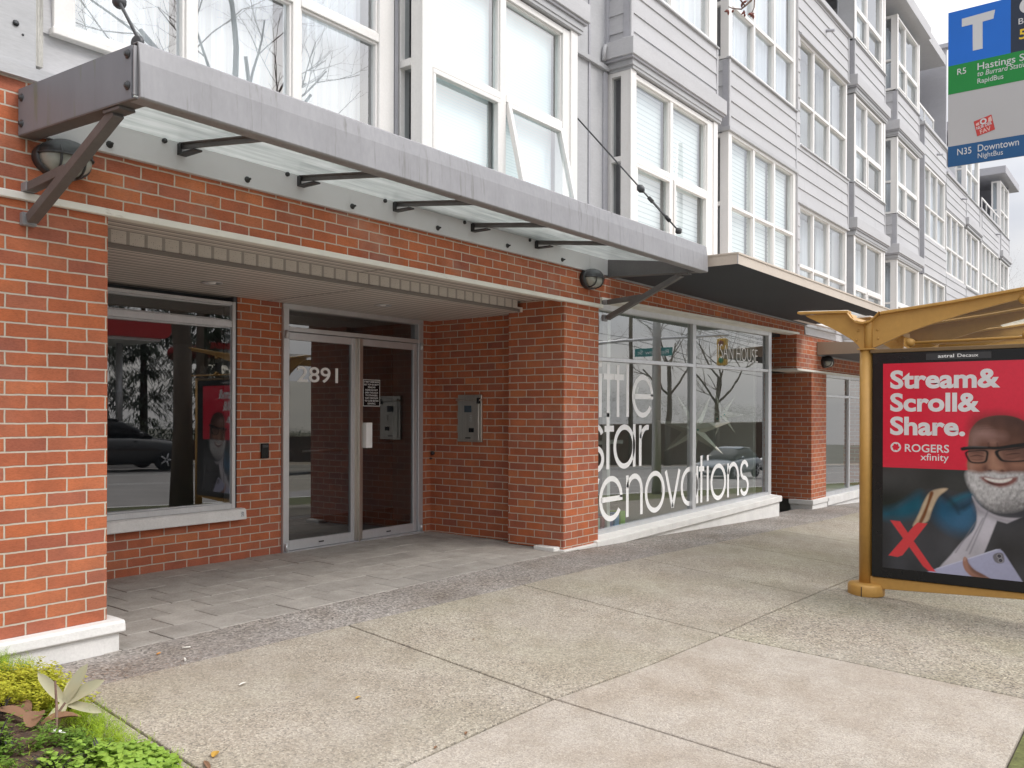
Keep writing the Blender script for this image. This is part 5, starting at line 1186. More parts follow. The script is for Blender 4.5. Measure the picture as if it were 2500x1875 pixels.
curl = np.clip(.72 + .42 * vnoise(75, 55, 31) + .25 * (vnoise(150, 100, 32) - .5) - .22 * np.clip((.90 - GY) / .2, 0, 1) - .35 * vnoise(12, 9, 34) * np.clip((.80 - GZ) / .12, 0, 1), .25, 1.4)
paint([(1.150, .895), (1.118, .900), (1.06, .892), (.99, .905), (.93, .895), (.85, .905), (.76, .905), (.70, .90), (.705, .80), (.74, .72), (.82, .655), (.90, .632), (.98, .635), (1.05, .675), (1.10, .735), (1.135, .80), (1.152, .85)], (.50, .49, .50), .016, 1, True, curl)
paint([(1.03, .66), (.95, .63), (.84, .655), (.76, .72), (.85, .69), (.95, .68)], (.12, .115, .12), .04, .6)
paint([(1.065, .862), (1.03, .868), (.95, .853), (.87, .870), (.838, .872), (.85, .838), (.90, .808), (.96, .800), (1.02, .820), (1.05, .842)], (.20, .070, .062), .010, .95)
paint([(1.035, .860), (.95, .850), (.875, .864), (.885, .846), (.93, .830), (.98, .832), (1.02, .845)], (.70, .67, .65), .005)
paint([(1.02, .836), (.96, .819), (.89, .828), (.95, .812), (1.0, .818)], (.035, .014, .014), .006, .9)
for yy in (.90, .925, .95, .975, 1.0): paint([(yy + .001, .86), (yy - .001, .86), (yy - .001, .835), (yy + .001, .835)], (.40, .36, .34), .003, .5, False)
for (y, z) in ((1.005, .912), (.93, .912)): paint([(y + .012, z), (y, z + .007), (y - .012, z), (y, z - .005)], (.045, .018, .016), .007, .85)
paint([(1.03, .945), (1.05, .925), (1.03, .905), (1.02, .92)], (.075, .03, .026), .012, .6)
for L_ in ([(1.145, 1.030), (1.10, 1.040), (1.035, 1.042), (1.030, 1.005), (1.045, .972), (1.11, .968), (1.135, .99)], [(.950, 1.045), (.87, 1.058), (.775, 1.072), (.775, 1.02), (.80, .992), (.90, .984), (.935, 1.00)]):
    c0_ = np.mean(np.array(L_), 0); big = [tuple(c0_ + (np.array(p) - c0_) * 1.24) for p in L_]; IM0 = IMG.copy(); paint(big, (.012, .011, .013), .004); mm_ = mask(L_, .004)[..., None]; IMG[:] = IMG * (1 - mm_) + (IM0 * 1.12 + .012) * mm_
paint([(1.185, 1.066), (1.178, 1.044), (1.13, 1.052), (1.02, 1.058), (.96, 1.058), (.84, 1.076), (.69, 1.098), (.69, 1.122), (.84, 1.102), (.95, 1.080), (1.02, 1.078), (1.12, 1.078)], (.012, .011, .013), .004)
paint([(1.16, 1.070), (1.10, 1.077), (1.02, 1.074), (1.10, 1.072)], (.16, .155, .16), .004, .7)
for (y, z, dz) in ((1.085, 1.008, 0), (.865, 1.026, .012)):
    paint([(y + .042, z - .004), (y, z + .010), (y - .042, z - .002 + dz), (y, z + .003)], (.030, .013, .012), .005, .95); paint([(y + .036, z - .022), (y, z - .030), (y - .036, z - .020 + dz), (y, z - .024)], (.09, .038, .03), .006, .7); paint([(y + .04, z + .020), (y, z + .030), (y - .04, z + .022 + dz), (y, z + .022)], (.075, .032, .028), .006, .7)
paint([(1.42, .155), (1.344, .195), (.965, .368), (.94, .372), (.922, .356), (.905, .33), (.80, .155)], (.365, .375, .53), .004, 1, False, .92 + .2 * np.clip((GY - .8) / .5, 0, 1))
paint([(1.344, .197), (.965, .371), (.94, .374), (.965, .362), (1.34, .19)], (.56, .57, .70), .003, .8, False)
paint([(.985, .318), (.972, .340), (.94, .350), (.922, .340), (.915, .300), (.925, .280), (.955, .275), (.975, .288)], (.15, .145, .17), .004)
for (y, z) in ((.946, .325), (.938, .296)):
    for (r, c) in ((.0155, (.42, .41, .46)), (.0125, (.02, .02, .025)), (.006, (.06, .06, .09))): paint([(y + r * math.cos(a * .7854), z + r * math.sin(a * .7854)) for a in range(8)], c, .003)
paint([(1.172, .272), (1.163, .298), (1.146, .290), (1.135, .255), (1.10, .215), (1.04, .185), (1.00, .160), (1.10, .160), (1.15, .195), (1.17, .235)], (.27, .135, .10), .004, 1, True, .75 + .5 * np.clip((GY - 1.02) / .13, 0, 1))
paint([(1.168, .284), (1.160, .296), (1.150, .288), (1.156, .270), (1.164, .268)], (.44, .27, .22), .005, .8)
paint([(1.145, .28), (1.13, .25), (1.09, .208), (1.03, .178), (1.07, .18), (1.12, .21)], (.11, .048, .036), .010, .7)
paint([(1.655, .517), (1.588, .515), (1.375, .205), (1.345, .172), (1.392, .172), (1.43, .203)], (.64, .045, .055), .003, 1, False)
paint([(1.402, .514), (1.470, .514), (1.490, .492), (1.666, .258), (1.605, .252), (1.57, .268)], (.64, .045, .055), .003, 1, False)
IMG *= (.97 + .06 * n3)[..., None]
pv = [(PXF - .0003, float(y), float(z)) for z in gz_ for y in gy_]
po.add(pv, [(r * NY + c, r * NY + c + 1, (r + 1) * NY + c + 1, (r + 1) * NY + c) for r in range(NZ - 1) for c in range(NY - 1)], 0, True)
m_, t_, n_, l_, b_, o__ = newmat('ink_picture'); ca_ = n_.new('ShaderNodeVertexColor'); ca_.layer_name = 'ink'; l_.new(ca_.outputs[0], b_.inputs['Base Color']); b_.inputs['Roughness'].default_value = .10; b_.inputs['Specular IOR Level'].default_value = .4
INK = [m_, INK[1]]
lay[0] += 2
def ptxt(body, y0, y1, base, cap, mi, **k): add_text(po, body, (PXF - .0003 * lay[0], 0, 0), (0, -1, 0), (0, 0, 1), -y0, -y1, base, cap, mi, **k)
ptxt('Stream&', 1.658, .943, 1.492, .128, 1, bold=.034); ptxt('Scroll&', 1.658, 1.068, 1.325, .128, 1, bold=.034); ptxt('Share.', 1.658, 1.160, 1.153, .128, 1, bold=.034)
ptxt('ROGERS', 1.556, 1.262, 1.027, .055, 1, bold=.014); ptxt('xfinity', 1.450, 1.264, .968, .048, 1, bold=.006)
for k in range(6):
    a0 = k * 60; A = [rad(a0 + 10 + i * 8) for i in range(9)]
    for p, q in zip(A, A[1:]):
        ri = lambda a: .020 + .009 * ((a - A[0]) / (A[-1] - A[0])); ro_ = .0365
        po.quad(*[(PXF - .0003 * lay[0], 1.618 - r * math.cos(a), 1.058 + r * math.sin(a)) for r, a in ((ro_, p), (ro_, q), (ri(q), q), (ri(p), p))], 1)
po_ = po.build('poster', INK, adb, norm=False)
at_ = po_.data.color_attributes.new('ink', 'FLOAT_COLOR', 'POINT'); full_ = np.ones((len(po_.data.vertices), 4)); full_[:NY * NZ, :3] = np.clip(IMG.reshape(-1, 3), 0, 1); at_.data.foreach_set('color', full_.ravel())
mb = MB(); mb.box(PX - .0535, PX - .052, .998, 1.415, 1.690, 1.737); tg = mb.build('owner_plate', pbr('plate_grey', (0.035, 0.036, 0.04), 0.4), adb)
mb = MB(); add_text(mb, 'astral', (PX - .0540, 0, 0), (0, -1, 0), (0, 0, 1), -1.336, -1.232, 1.7045, .0235, 0, bold=.012); add_text(mb, 'Decaux', (PX - .0540, 0, 0), (0, -1, 0), (0, 0, 1), -1.210, -1.078, 1.7045, .0235, 0, bold=.004); mb.build('lettering', M['white'], tg)

PLACE[0] = None
# ================================================================== BUS STOP SIGN
SX = 4.10
Sg = empty('bus_stop_sign', (SX, .25, g(SX, .25)), 'blue, green and grey bus stop sign with a white T and a red sticker', 'bus stop sign')
mb = MB(); mb.tube([(SX + .03, .235, g(SX, .25)), (SX + .03, .235, 3.10)], .03, 14); mb.build('pole', M['alu'], Sg)
mb = MB(); mb.box(SX, SX + .004, .262, .770, 2.358, 3.021); bd_ = mb.build('sign_panel', pbr('sign_grey', (0.47, 0.475, 0.49), .45, var=.03, sc=4, stain=(.36, .36, .37), stsc=5, stlo=.66), Sg, 0.0015)
sgm = [flat('sign_blue', (0.0, 0.14, 0.62), .35), flat('sign_navy', (0.010, 0.022, 0.05), .35), flat('sign_green', (0.0, 0.235, 0.035), .35), flat('sign_deep_blue', (0.006, 0.085, 0.24), .35), pbr('sign_letter', (0.60, 0.62, 0.645), .4, var=.03), flat('sign_yellow', (0.75, 0.52, 0.02), .4), flat('sticker_red', (0.52, 0.045, 0.04), .5), flat('sticker_pale', (0.70, 0.45, 0.42), .5)]
mb = MB(); XF = SX - .0006
def sr(y0, y1, z0, z1, mi, k=0): mb.quad((XF - k * .0004, y0, z0), (XF - k * .0004, y1, z0), (XF - k * .0004, y1, z1), (XF - k * .0004, y0, z1), mi)
sr(.7695, .535, 2.791, 3.020, 0); sr(.535, .2625, 2.791, 3.020, 1); sr(.7695, .2625, 2.669, 2.791, 2); sr(.7695, .2625, 2.3585, 2.446, 3)
def st(body, y0, y1, base, cap, mi=4, **k): add_text(mb, body, (XF - .0006, 0, 0), (0, -1, 0), (0, 0, 1), -y0, -y1, base, cap, mi, **k)
mb.poly([(XF - .0005, y, z) for y, z in ((.717, 2.947), (.676, 2.947), (.675, 2.835), (.638, 2.835), (.6385, 2.948), (.5985, 2.950), (.592, 2.986), (.717, 2.981))], 4)
st('R5', .734, .700, 2.746, .0255, bold=.004); st('Hastings Street', .657, .400, 2.749, .0285, bold=.006); st('to Burrard Station', .657, .466, 2.7225, .021, shear=.22, bold=.002); st('RapidBus', .657, .561, 2.692, .0205, bold=.002)
st('N35', .733, .679, 2.4035, .0275, bold=.004); st('Downtown', .655, .504, 2.4055, .0285, bold=.006); st('NightBus', .655, .562, 2.3775, .0205, bold=.002)
st('Bus', .507, .455, 2.901, .0235, bold=.004); st('5', .505, .478, 2.839, .040, 5, bold=.015)
for i in range(24):
    a, b = rad(i * 15), rad(i * 15 + 15)
    mb.add([(XF - .0005, .470, 2.972), (XF - .0005, .470 - .034 * math.cos(a), 2.972 + .034 * math.sin(a)), (XF - .0005, .470 - .034 * math.cos(b), 2.972 + .034 * math.sin(b))], [(0, 1, 2)], 4)
sr(.493, .447, 2.958, 2.985, 1, 1); sr(.488, .452, 2.968, 2.980, 4, 2)
c_ = Vector((.631, 2.511)); ux = Vector((-.0665, .0165)); uz = Vector((.0135, .0645))
def sp(u, v, k=1): q = c_ + ux * u + uz * v; return (XF - .0004 * k, q.x, q.y)
mb.poly([sp(-.5, -.5), sp(.5, -.5), sp(.5, .5), sp(-.5, .5)], 6)
def stx(body, u0, u1, v, cap, mi, k=2):
    vs_, fs = text_faces(body, .02); a = min(p[0] for p in vs_); b = max(p[0] for p in vs_); s_ = (u1 - u0) / (b - a)
    mb.add([sp(u0 + (p[0] - a) * s_, v + p[1] * cap / .7, k) for p in vs_], fs, mi)
stx('NUR DER', -.44, .42, -.10, .20, 4); stx('FAV', -.30, .30, -.44, .26, 7)
for i in range(16):
    a, b = rad(i * 22.5), rad(i * 22.5 + 22.5)
    mb.add([sp(.0 + r * math.cos(t), .28 + r * math.sin(t), 2) for r, t in ((.19, a), (.19, b), (.10, b), (.10, a))], [(0, 1, 2, 3)], 4)
mb.quad(sp(.24, .12, 2), sp(.46, .10, 2), sp(.46, .42, 2), sp(.30, .36, 2), 7); mb.quad(sp(-.42, .16, 2), sp(-.24, .16, 2), sp(-.24, .34, 2), sp(-.42, .30, 2), 7)
mb.build('sign_face', sgm, bd_, norm=False)

# ================================================================== IN THE SHOP WINDOW
PAP = pbr('lantern_paper', (0.72, 0.72, 0.65), 0.7, var=0.06, sc=5)
def star(c, R, rot, label, n=7, inner=.30, th=.11):
    c = Vector(c); nrm = Vector((-c.x, -c.y, 0)).normalized(); ux = Vector((-nrm.y, nrm.x, 0)); uz = Vector((0, 0, 1))
    r = empty('paper_star', c, label, 'paper star', 'paper star lanterns in the shop window')
    mb = MB(); P = []
    for i in range(2 * n):
        a = rot + math.pi * i / n; q = R if i % 2 == 0 else R * inner
        P.append(c + ux * q * math.cos(a) + uz * q * math.sin(a))
    for s in (1, -1):
        ctr = c + nrm * th * s
        for i in range(2 * n): mb.add([ctr, P[i], P[(i + 1) % (2 * n)]], [(0, 1, 2)])
    mb.build('star_body', PAP, r)
    mb = MB(); mb.tube([c + uz * R * inner, c + Vector((0, 0, 2.5 - c.z))], .003, 5); mb.build('hanging_cord', M['dark'], r)
    mb = MB()
    for k in range(3): mb.lathe([(.012, 0), (.012, .006), (.004, .01)], c + nrm * (th + .005) + ux * (.06 - .05 * k) + uz * (.0 - .03 * k), nrm, 8)
    mb.build('bead_row', flat('bead_teal', (0.02, 0.45, 0.40), .3), r)
star((11.82, 5.20, 1.285), .345, rad(0), 'seven pointed white paper star hanging in the right shop pane')
star((10.62, 5.05, 1.085), .50, rad(12), 'larger white paper star half hidden behind the shop window mullion')
for k, (nm, c) in enumerate((('pale grey', (0.55, 0.62, 0.56)), ('dusty pink', (0.50, 0.20, 0.24)), ('lilac blue', (0.22, 0.25, 0.48)), ('sky blue', (0.10, 0.32, 0.58)), ('lime green', (0.22, 0.52, 0.05)))):
    x = 7.97 + k * .137; z0 = shz(x, 0, .034)[2]
    mb = MB(); mb.box(x, x + .105, 4.93, 5.08, z0, z0 + .125 + .006 * k); mb.box(x + .008, x + .097, 4.927, 4.93, z0 + .02, z0 + .10)
    o = mb.build('colour_sample', pbr('sample_' + nm.replace(' ', '_'), c, .5, var=.05), None, 0.003)
    tag(o, nm + ' sample block standing behind the lower left shop pane', 'sample block', 'row of sample blocks in the shop window')
dsk = empty('display_counter', (9.6, 6.3, .03), 'dark counter with a low pale top standing inside the shop', 'counter')
mb = MB(); mb.box(8.9, 10.6, 6.1, 6.7, .88, .93); mb.build('counter_top', M['room_white'], dsk); mb = MB(); mb.box(8.95, 10.55, 6.15, 6.65, .03, .88); mb.build('counter_body', M['dark_room'], dsk)
mb = MB(); add_text(mb, 'ISAN HOUSE', (0, YS + .0443, 0), (1, 0, 0), (0, 0, 1), 10.80, 12.17, 2.035, .185, 0, bold=-.014)
mb.v = [(x, y, z) for x, y, z in mb.v]; mb.build('window_lettering', M['white'], shop, norm=False)
cone = empty('hanging_cone', (8.95, 5.0, 1.52), 'small pale cone ornament hanging behind the word on the left pane', 'ornament')
mb = MB(); mb.lathe([(.055, .08), (.05, .07), (.004, -.09)], (8.95, 5.0, 1.52), n=16); mb.build('cone_body', PAP, cone); mb = MB(); mb.tube([(8.95, 5.0, 1.60), (8.95, 5.0, 2.5)], .002, 5); mb.build('cord', M['dark'], cone)

# ================================================================== PLANTING
rp = random.Random(11)
LEAF = {}
def leafmat(nm, c, var=.25, trans=.25, rough=.5):
    m, t, n, l, b, o = newmat(nm)
    ge = n.new('ShaderNodeNewGeometry')
    k = ramp(n, l, ge.outputs['Random Per Island'], [(0, tuple(x * (1 - var) for x in c)), (.5, c), (1, tuple(min(1, x * (1 + var)) for x in c))])
    k = mix(n, l, k, (c[0] * 1.35, c[1] * 1.1, c[2] * .8), noise(n, l, pos(n, l), 9, 3))
    l.new(k, b.inputs['Base Color']); b.inputs['Roughness'].default_value = rough; b.inputs['Specular IOR Level'].default_value = .4
    tl_ = n.new('ShaderNodeBsdfTranslucent'); l.new(k, tl_.inputs[0]); ms = n.new('ShaderNodeMixShader'); ms.inputs[0].default_value = trans
    l.new(b.outputs[0], ms.inputs[1]); l.new(tl_.outputs[0], ms.inputs[2]); l.new(ms.outputs[0], o.inputs[0]); return m
LM = [leafmat('leaf_lime', (0.27, 0.44, 0.03)), leafmat('leaf_round', (0.24, 0.42, 0.075)), leafmat('leaf_golden', (0.40, 0.46, 0.05)), leafmat('leaf_mid', (0.13, 0.26, 0.045))]
xedge = lambda y: interp([(1.6, 1.50), (2.2, 1.66), (2.6, 1.76), (3.0, 1.84), (3.5, 1.88), (4.0, 1.93), (4.6, 1.95), (4.75, 1.88)], y)
def mound(x, y):
    d = xedge(y) - x
    return g(x, y) + 0.005 + 0.085 * min(1, max(0, d) / .35) + .02 * math.sin(7 * x + 3 * y)
mb = MB(); nx, ny = 26, 40; V = []
for j in range(ny + 1):
    y = 0.62 + (4.55 - .62) * j / ny
    for i in range(nx + 1):
        x = xedge(y) - 2.2 * (i / nx) ** 1.5
        V.append((x, y, mound(x, y) - (.03 if i == 0 else 0) + rp.uniform(-.007, .007)))
mb.add(V, [(j * (nx + 1) + i, j * (nx + 1) + i + 1, (j + 1) * (nx + 1) + i + 1, (j + 1) * (nx + 1) + i) for j in range(ny) for i in range(nx)], 0, True)
tag(mb.build('planting_soil', M['soil']), kind='structure')
def leaf(mb, p, d, up_, L_, W_, mi, fold=.18, droop=.25, seg=3, tip=.15):
    """one pointed, folded, drooping leaf as a small mesh strip"""
    d = d.normalized(); s = d.cross(up_)
    s = s.normalized() if s.length > 1e-5 else d.orthogonal(); n_ = s.cross(d).normalized(); P = []
    for i in range(seg + 1):
        t = i / seg; w_ = W_ / 2 * (math.sin(math.pi * (.12 + .80 * t)) ** .8 if t < 1 else tip)
        c_ = p + d * L_ * t - Vector((0, 0, 1)) * droop * L_ * t * t
        P += [c_ - s * w_ + n_ * fold * w_, c_, c_ + s * w_ + n_ * fold * w_]
    f = []
    for i in range(seg):
        f += [(3 * i, 3 * i + 1, 3 * i + 4, 3 * i + 3), (3 * i + 1, 3 * i + 2, 3 * i + 5, 3 * i + 4)]
    mb.add(P, f, mi, False)
def rosette(mb, x, y, z, h, n, L_, W_, mi, spread=.6, **k):
    stem = Vector((rp.uniform(-.5, .5), rp.uniform(-.5, .5), 1)).normalized(); base = Vector((x, y, z))
    for i in range(n):
        t = (i + 1) / n; p = base + stem * h * t; a = i * 2.4 + rp.uniform(-.4, .4)
        d = Vector((math.cos(a), math.sin(a), rp.uniform(.15, spread)))
        leaf(mb, p, d, Vector((0, 0, 1)), L_ * rp.uniform(.7, 1.15), W_ * rp.uniform(.8, 1.15), mi, **k)
cov = [MB() for _ in range(4)]
for _ in range(4000):
    y = rp.uniform(2.2, 4.72); x = xedge(y) - abs(rp.gauss(0, .30)) - .0
    if x < .95: continue
    if y > 4.45 and x > 1.9: continue
    z = mound(x, y); d = xedge(y) - x
    k = math.sin(5.1 * x + 1.3) * math.cos(4.3 * y + .6) + rp.uniform(-.35, .35)
    if (1.42 < x < 1.74 and 3.35 < y < 3.85) and rp.random() < .90: continue
    if (1.38 < x < 1.58 and 2.85 < y < 3.3) and rp.random() < .70: continue
    if 3.75 < y < 4.25 and x > 1.55: sp_ = 2
    elif y > 4.25: sp_ = 0
    elif y < 3.16: sp_ = 1 if (d < .40 or k > .2) and k > -.75 else (0 if k > -.95 else 3)
    elif d < .20: sp_ = 0 if k > -.1 else 3
    elif 3.16 <= y < 3.7 and d < .5: sp_ = 3 if k < .55 else 0
    else: sp_ = 3 if k < .3 else 1
    if sp_ == 0 and rp.random() < .55: continue
    if sp_ == 0:
        for q in range(3):
            bx, by = x + rp.uniform(-.02, .02), y + rp.uniform(-.02, .02); H = rp.uniform(.05, .11); lean = Vector((rp.uniform(-.3, .45), rp.uniform(-.45, .25), 1)).normalized()
            for i in range(16):
                p = Vector((bx, by, z)) + lean * H * (i + 1) / 16; a = rp.uniform(0, 6.28)
                leaf(cov[0], p, Vector((math.cos(a), math.sin(a), .75)), Vector((0, 0, 1)), rp.uniform(.012, .024), .0042, 0, seg=1, droop=.1)
    elif sp_ == 1: rosette(cov[1], x, y, z, rp.uniform(.03, .085), 8, rp.choice((.028, .036, .042)), .026, 0, 1.1, fold=.22, droop=.45, tip=.62, seg=4)
    elif sp_ == 2: rosette(cov[2], x, y, z, rp.uniform(.06, .13), 15, .019, .012, 0, .8)
    else: rosette(cov[3], x, y, z, rp.uniform(.03, .08), 11, .024, .011, 0, .8)
for mbx, m_, nm in zip(cov, LM, ('feathery lime green ground cover', 'round leaved green ground cover', 'golden small leaved ground cover', 'mid green small leaved ground cover')):
    o = mbx.build('ground_cover', m_, norm=False); tag(o, nm + ' in the planting strip', 'ground cover', kind='stuff')
# silver sage with broad furry leaves
SL = leafmat('leaf_silver', (0.44, 0.47, 0.37), .10, .12, .9)
sg = empty('silver_leaf_plant', (1.70, 3.60, .03), 'pale silver green plant with six broad furry leaves at the strip edge', 'plant')
cc = Vector((1.745, 3.63, mound(1.72, 3.60) + .10)); rv = Vector((view.y, -view.x, 0)); fw = view
for (a, b, c_, L_, W_) in ((-.64, .72, .05, .180, .046), (.38, .80, .1, .190, .052), (.80, .55, .0, .195, .052), (.98, -.10, -.15, .165, .036), (-.20, -.60, -.62, .150, .060), (.05, .62, .55, .13, .05)):
    d = (rv * a + Vector((0, 0, 1)) * b + fw * c_).normalized(); mb = MB(); leaf(mb, cc, d, (Vector((0, 0, 1)) * .5 - fw).normalized(), L_, W_, 0, fold=.35, droop=.08, seg=7, tip=.05)
    o = mb.build('leaf', SL, sg, norm=False)
    for p in o.data.polygons: p.use_smooth = True
mb = MB(); mb.tube([(1.66, 3.62, mound(1.66, 3.62) - .01), (1.70, 3.62, mound(1.7, 3.6) + .05), tuple(cc)], [.008, .007, .006], 7); mb.build('stem', M['twig'], sg)
# bronze leaves and dark stalks lying by it
DL = leafmat('leaf_dry_bronze', (0.20, 0.125, 0.085), .3, .1, .8)
for k, (x, y, a, L_, lb) in enumerate(((1.60, 3.66, 2.2, .16, 'curled bronze dead leaf leaning behind the silver plant'), (1.63, 3.58, -.3, .15, 'broad dry brown leaf lying left of the silver plant'), (1.56, 3.52, .9, .13, 'small dry leaf below the silver plant'), (1.66, 3.78, 1.7, .12, 'narrow dry leaf standing near the golden ground cover'))):
    mb = MB(); leaf(mb, Vector((x, y, mound(x, y) + .02)), Vector((math.cos(a), math.sin(a), .55 - .2 * (k == 1))), Vector((0, 0, 1)), L_, .075, 0, fold=.5, droop=.3, seg=6); o = mb.build('dead_leaf', DL, norm=False); tag(o, lb, 'leaf', 'dead leaves in the planting strip')
    for p in o.data.polygons: p.use_smooth = True
mb = MB(); mb.tube([(1.60, 3.40, mound(1.6, 3.4)), (1.635, 3.47, mound(1.6, 3.4) + .10), (1.69, 3.60, mound(1.6, 3.6) + .165)], [.006, .0055, .004], 7); tag(mb.build('dead_stalk', M['twig']), 'dark upright dead stalk in front of the silver plant', 'stalk')
mb = MB(); leaf(mb, Vector((1.575, 3.40, mound(1.57, 3.4) + .03)), Vector((1, -.3, .2)), Vector((0, 0, 1)), .065, .045, 0, seg=4, droop=.5); tag(mb.build('white_petal', M['white'], norm=False), 'single white petal lying among the dead leaves', 'petal')
MG = leafmat('black_grass_blade', (0.022, 0.022, 0.028), .4, .05, .35)
for (x, y, lb) in ((1.56, 3.82, 'tuft of black grass at the left picture edge'), (1.44, 3.10, 'tuft of black grass low in the corner of the strip'), (1.60, 3.08, 'tuft of black grass between the round leaved plants'), (1.40, 3.42, 'tuft of black grass behind the dead leaves')):
    mb = MB(); z = mound(x, y)
    for i in range(46):
        a = rp.uniform(0, 6.28); leaf(mb, Vector((x + rp.gauss(0, .018), y + rp.gauss(0, .018), z)), Vector((math.cos(a), math.sin(a), rp.uniform(.7, 2.4))), Vector((0, 0, 1)), rp.uniform(.11, .20), .0065, 0, seg=6, droop=rp.uniform(.35, .8), fold=.2)
    tag(mb.build('black_grass', MG, norm=False), lb, 'grass tuft', 'black grass tufts')

# ================================================================== LITTER
def butt(x, y, a, col, lb, L_=.028, r=.0042):
    mb = MB(); d = Vector((math.cos(a), math.sin(a), 0)) * L_ / 2; c_ = Vector((x, y, g(x, y) + .006)); mb.tube([c_ - d, c_ + d], r, 8); o = mb.build('cigarette_end', col); tag(o, lb, 'cigarette end', 'cigarette ends on the paving')
OR = flat('filter_orange', (0.60, 0.27, 0.06), .8); PW_ = flat('paper_white', (0.72, 0.70, 0.64), .8); LY = leafmat('leaf_fallen', (0.42, 0.28, 0.06), .3, .1, .8)
butt(2.58, 4.34, .4, OR, 'orange cigarette filter on the pebble band near the plinth'); butt(2.74, 4.33, -.5, PW_, 'longer white cigarette end right of the orange filter', .042); butt(2.61, 4.14, 1.2, PW_, 'short white cigarette end at the pebble band edge', .034, .006)
def scrap(x, y, a, m_, lb, L_=.05, W_=.02, nm='leaf_scrap', cat='leaf'):
    mb = MB(); leaf(mb, Vector((x, y, g(x, y) + .004)), Vector((math.cos(a), math.sin(a), .12)), Vector((0, 0, 1)), L_, W_, 0, seg=4, droop=.1, fold=.4); tag(mb.build(nm, m_, norm=False), lb, cat, 'small scraps on the concrete')
scrap(2.57, 3.61, .2, PW_, 'thin white paper scrap on the slab nearest the planting', .05, .014, 'paper_scrap', 'paper')
scrap(2.85, 3.09, .1, LY, 'small yellow leaf in the middle of the nearest slab', .035, .018); scrap(2.03, 3.02, .7, LY, 'pale leaf beside the round leaved plants', .06, .03)
scrap(2.90, 2.45, .6, DL, 'brown leaf in the long joint, further of two', .035, .014); scrap(2.70, 2.45, .4, DL, 'brown leaf in the long joint, nearer of two', .03, .012); scrap(3.98, 3.30, 1.0, DL, 'dark fleck of leaf on the second slab', .02, .012); scrap(1.96, 2.94, 1.2, DL, 'tangle of brown leaf by the planting edge', .09, .02)
mb = MB()
for i in range(420):
    x, y = 2.0 + abs(rp.gauss(0, .42)), 4.12 + rp.gauss(0, .07)
    if x < 1.95: continue
    a = rp.uniform(0, 6.28); leaf(mb, Vector((x, y + .22 * rp.random() * (x < 2.5), g(x, y) + .004)), Vector((math.cos(a), math.sin(a), .15)), Vector((0, 0, 1)), rp.uniform(.012, .03), .005, 0, seg=1)
tag(mb.build('bark_crumbs', DL, norm=False), 'brown bark crumbs spilt from the planting strip on the pebbles', 'bark mulch', kind='stuff')

# ================================================================== TREES
fx, fy = 1250 / 2124., 1.0
def inview(p, m_=.02):
    v = Vector(p) - Vector((0, 0, EYE)); z = v.dot(view)
    if z < .1: return False
    a = v.dot(right) / z; b = v.z / z
    return abs(a) < .5885 + m_ and -.41 - m_ < b < .4746 + m_
def tree(x, y, H, seed, label, r0=.16, group=None, lv=5, guard=True, spread=.55, nm='bare_tree', clear=.30):
    rr = random.Random(seed); root = empty(nm, (x, y, g(x, y) - .05), label, 'tree', group); t1 = MB(); t2 = MB()
    def br(p, d, L_, r, k):
        pts = [p]; n = 4
        for i in range(n):
            d = (d + Vector((rr.uniform(-.16, .16), rr.uniform(-.16, .16), rr.uniform(-.04, .14)))).normalized(); q = pts[-1] + d * L_ / n
            if guard and inview(q): break
            pts.append(q)
        if len(pts) < 2: return
        rs = [r * (1 - .40 * i / n) for i in range(len(pts))]
        (t1 if k < 3 else t2).tube(pts, rs, 7 if k < 2 else 4 if k < 4 else 3, cap=False)
        if k >= lv: return
        for j in range(rr.choice((2, 3, 3)) if k else 5):
            i = rr.randint(1, len(pts) - 1) if k else rr.randint(2, len(pts) - 1); a = rr.uniform(0, 6.28); s = d.orthogonal().normalized(); s2 = d.cross(s)
            nd = (d * (1 - spread) + (s * math.cos(a) + s2 * math.sin(a)) * spread + Vector((0, 0, .12))).normalized()
            br(pts[i], nd, L_ * rr.uniform(.58, .80), rs[i] * rr.uniform(.5, .68), k + 1)
    b0 = Vector((x, y, g(x, y) - .05)); t1.tube([b0, b0 + Vector((.02, 0, H * clear * .5)), b0 + Vector((0, .03, H * clear))], [r0 * 1.35, r0 * 1.05, r0], 10)
    br(b0 + Vector((0, .03, H * clear - .02)), Vector((.03, -.02, 1)).normalized(), H * .34, r0, 0)
    t1.build('trunk', M['bark'], root, norm=False); t2.build('crown', M['twig'], root, norm=False); return root
st_ = tree(7.4, -.35, 9.0, 4, 'bare street maple leaning over the pavement, budding twig in view', .15, lv=6, spread=.52)
# the one budding twig that hangs into the picture
mb = MB(); rt = [(7.4, -.32, 3.9), (6.6, .55, 4.9), (5.9, 1.25, 4.9), (5.35, 1.66, 4.55), (5.05, 1.86, 4.08), (4.94, 1.925, 3.83)]
mb.tube(rt, [.045, .035, .026, .018, .011, .008], 7, cap=False)
def at(px, py, dz):   # helper for laying out the twig on its own plane, metres from the twig's root
    return Vector((4.80, 1.985, 3.60)) + right * px + up * py + view * dz
mb.tube([(4.94, 1.925, 3.83), at(.085, .155, .02), at(.055, .09, .01), at(-.005, .035, 0), at(-.06, .03, -.02), at(-.085, .035, -.03)], [.008, .0070, .006, .0045, .0032, .0025], 6)
mb.tube([at(.02, .05, 0), at(-.03, .10, -.02), at(-.075, .17, -.03), at(-.095, .25, -.03)], [.0045, .004, .0035, .003], 6)
mb.tube([at(.078, .13, .015), at(.078, .06, .03), at(.055, .005, .03)], [.004, .0032, .0025], 5)
tw = mb.build('budding_twig', M['twig'], st_, norm=False)
mb = MB()
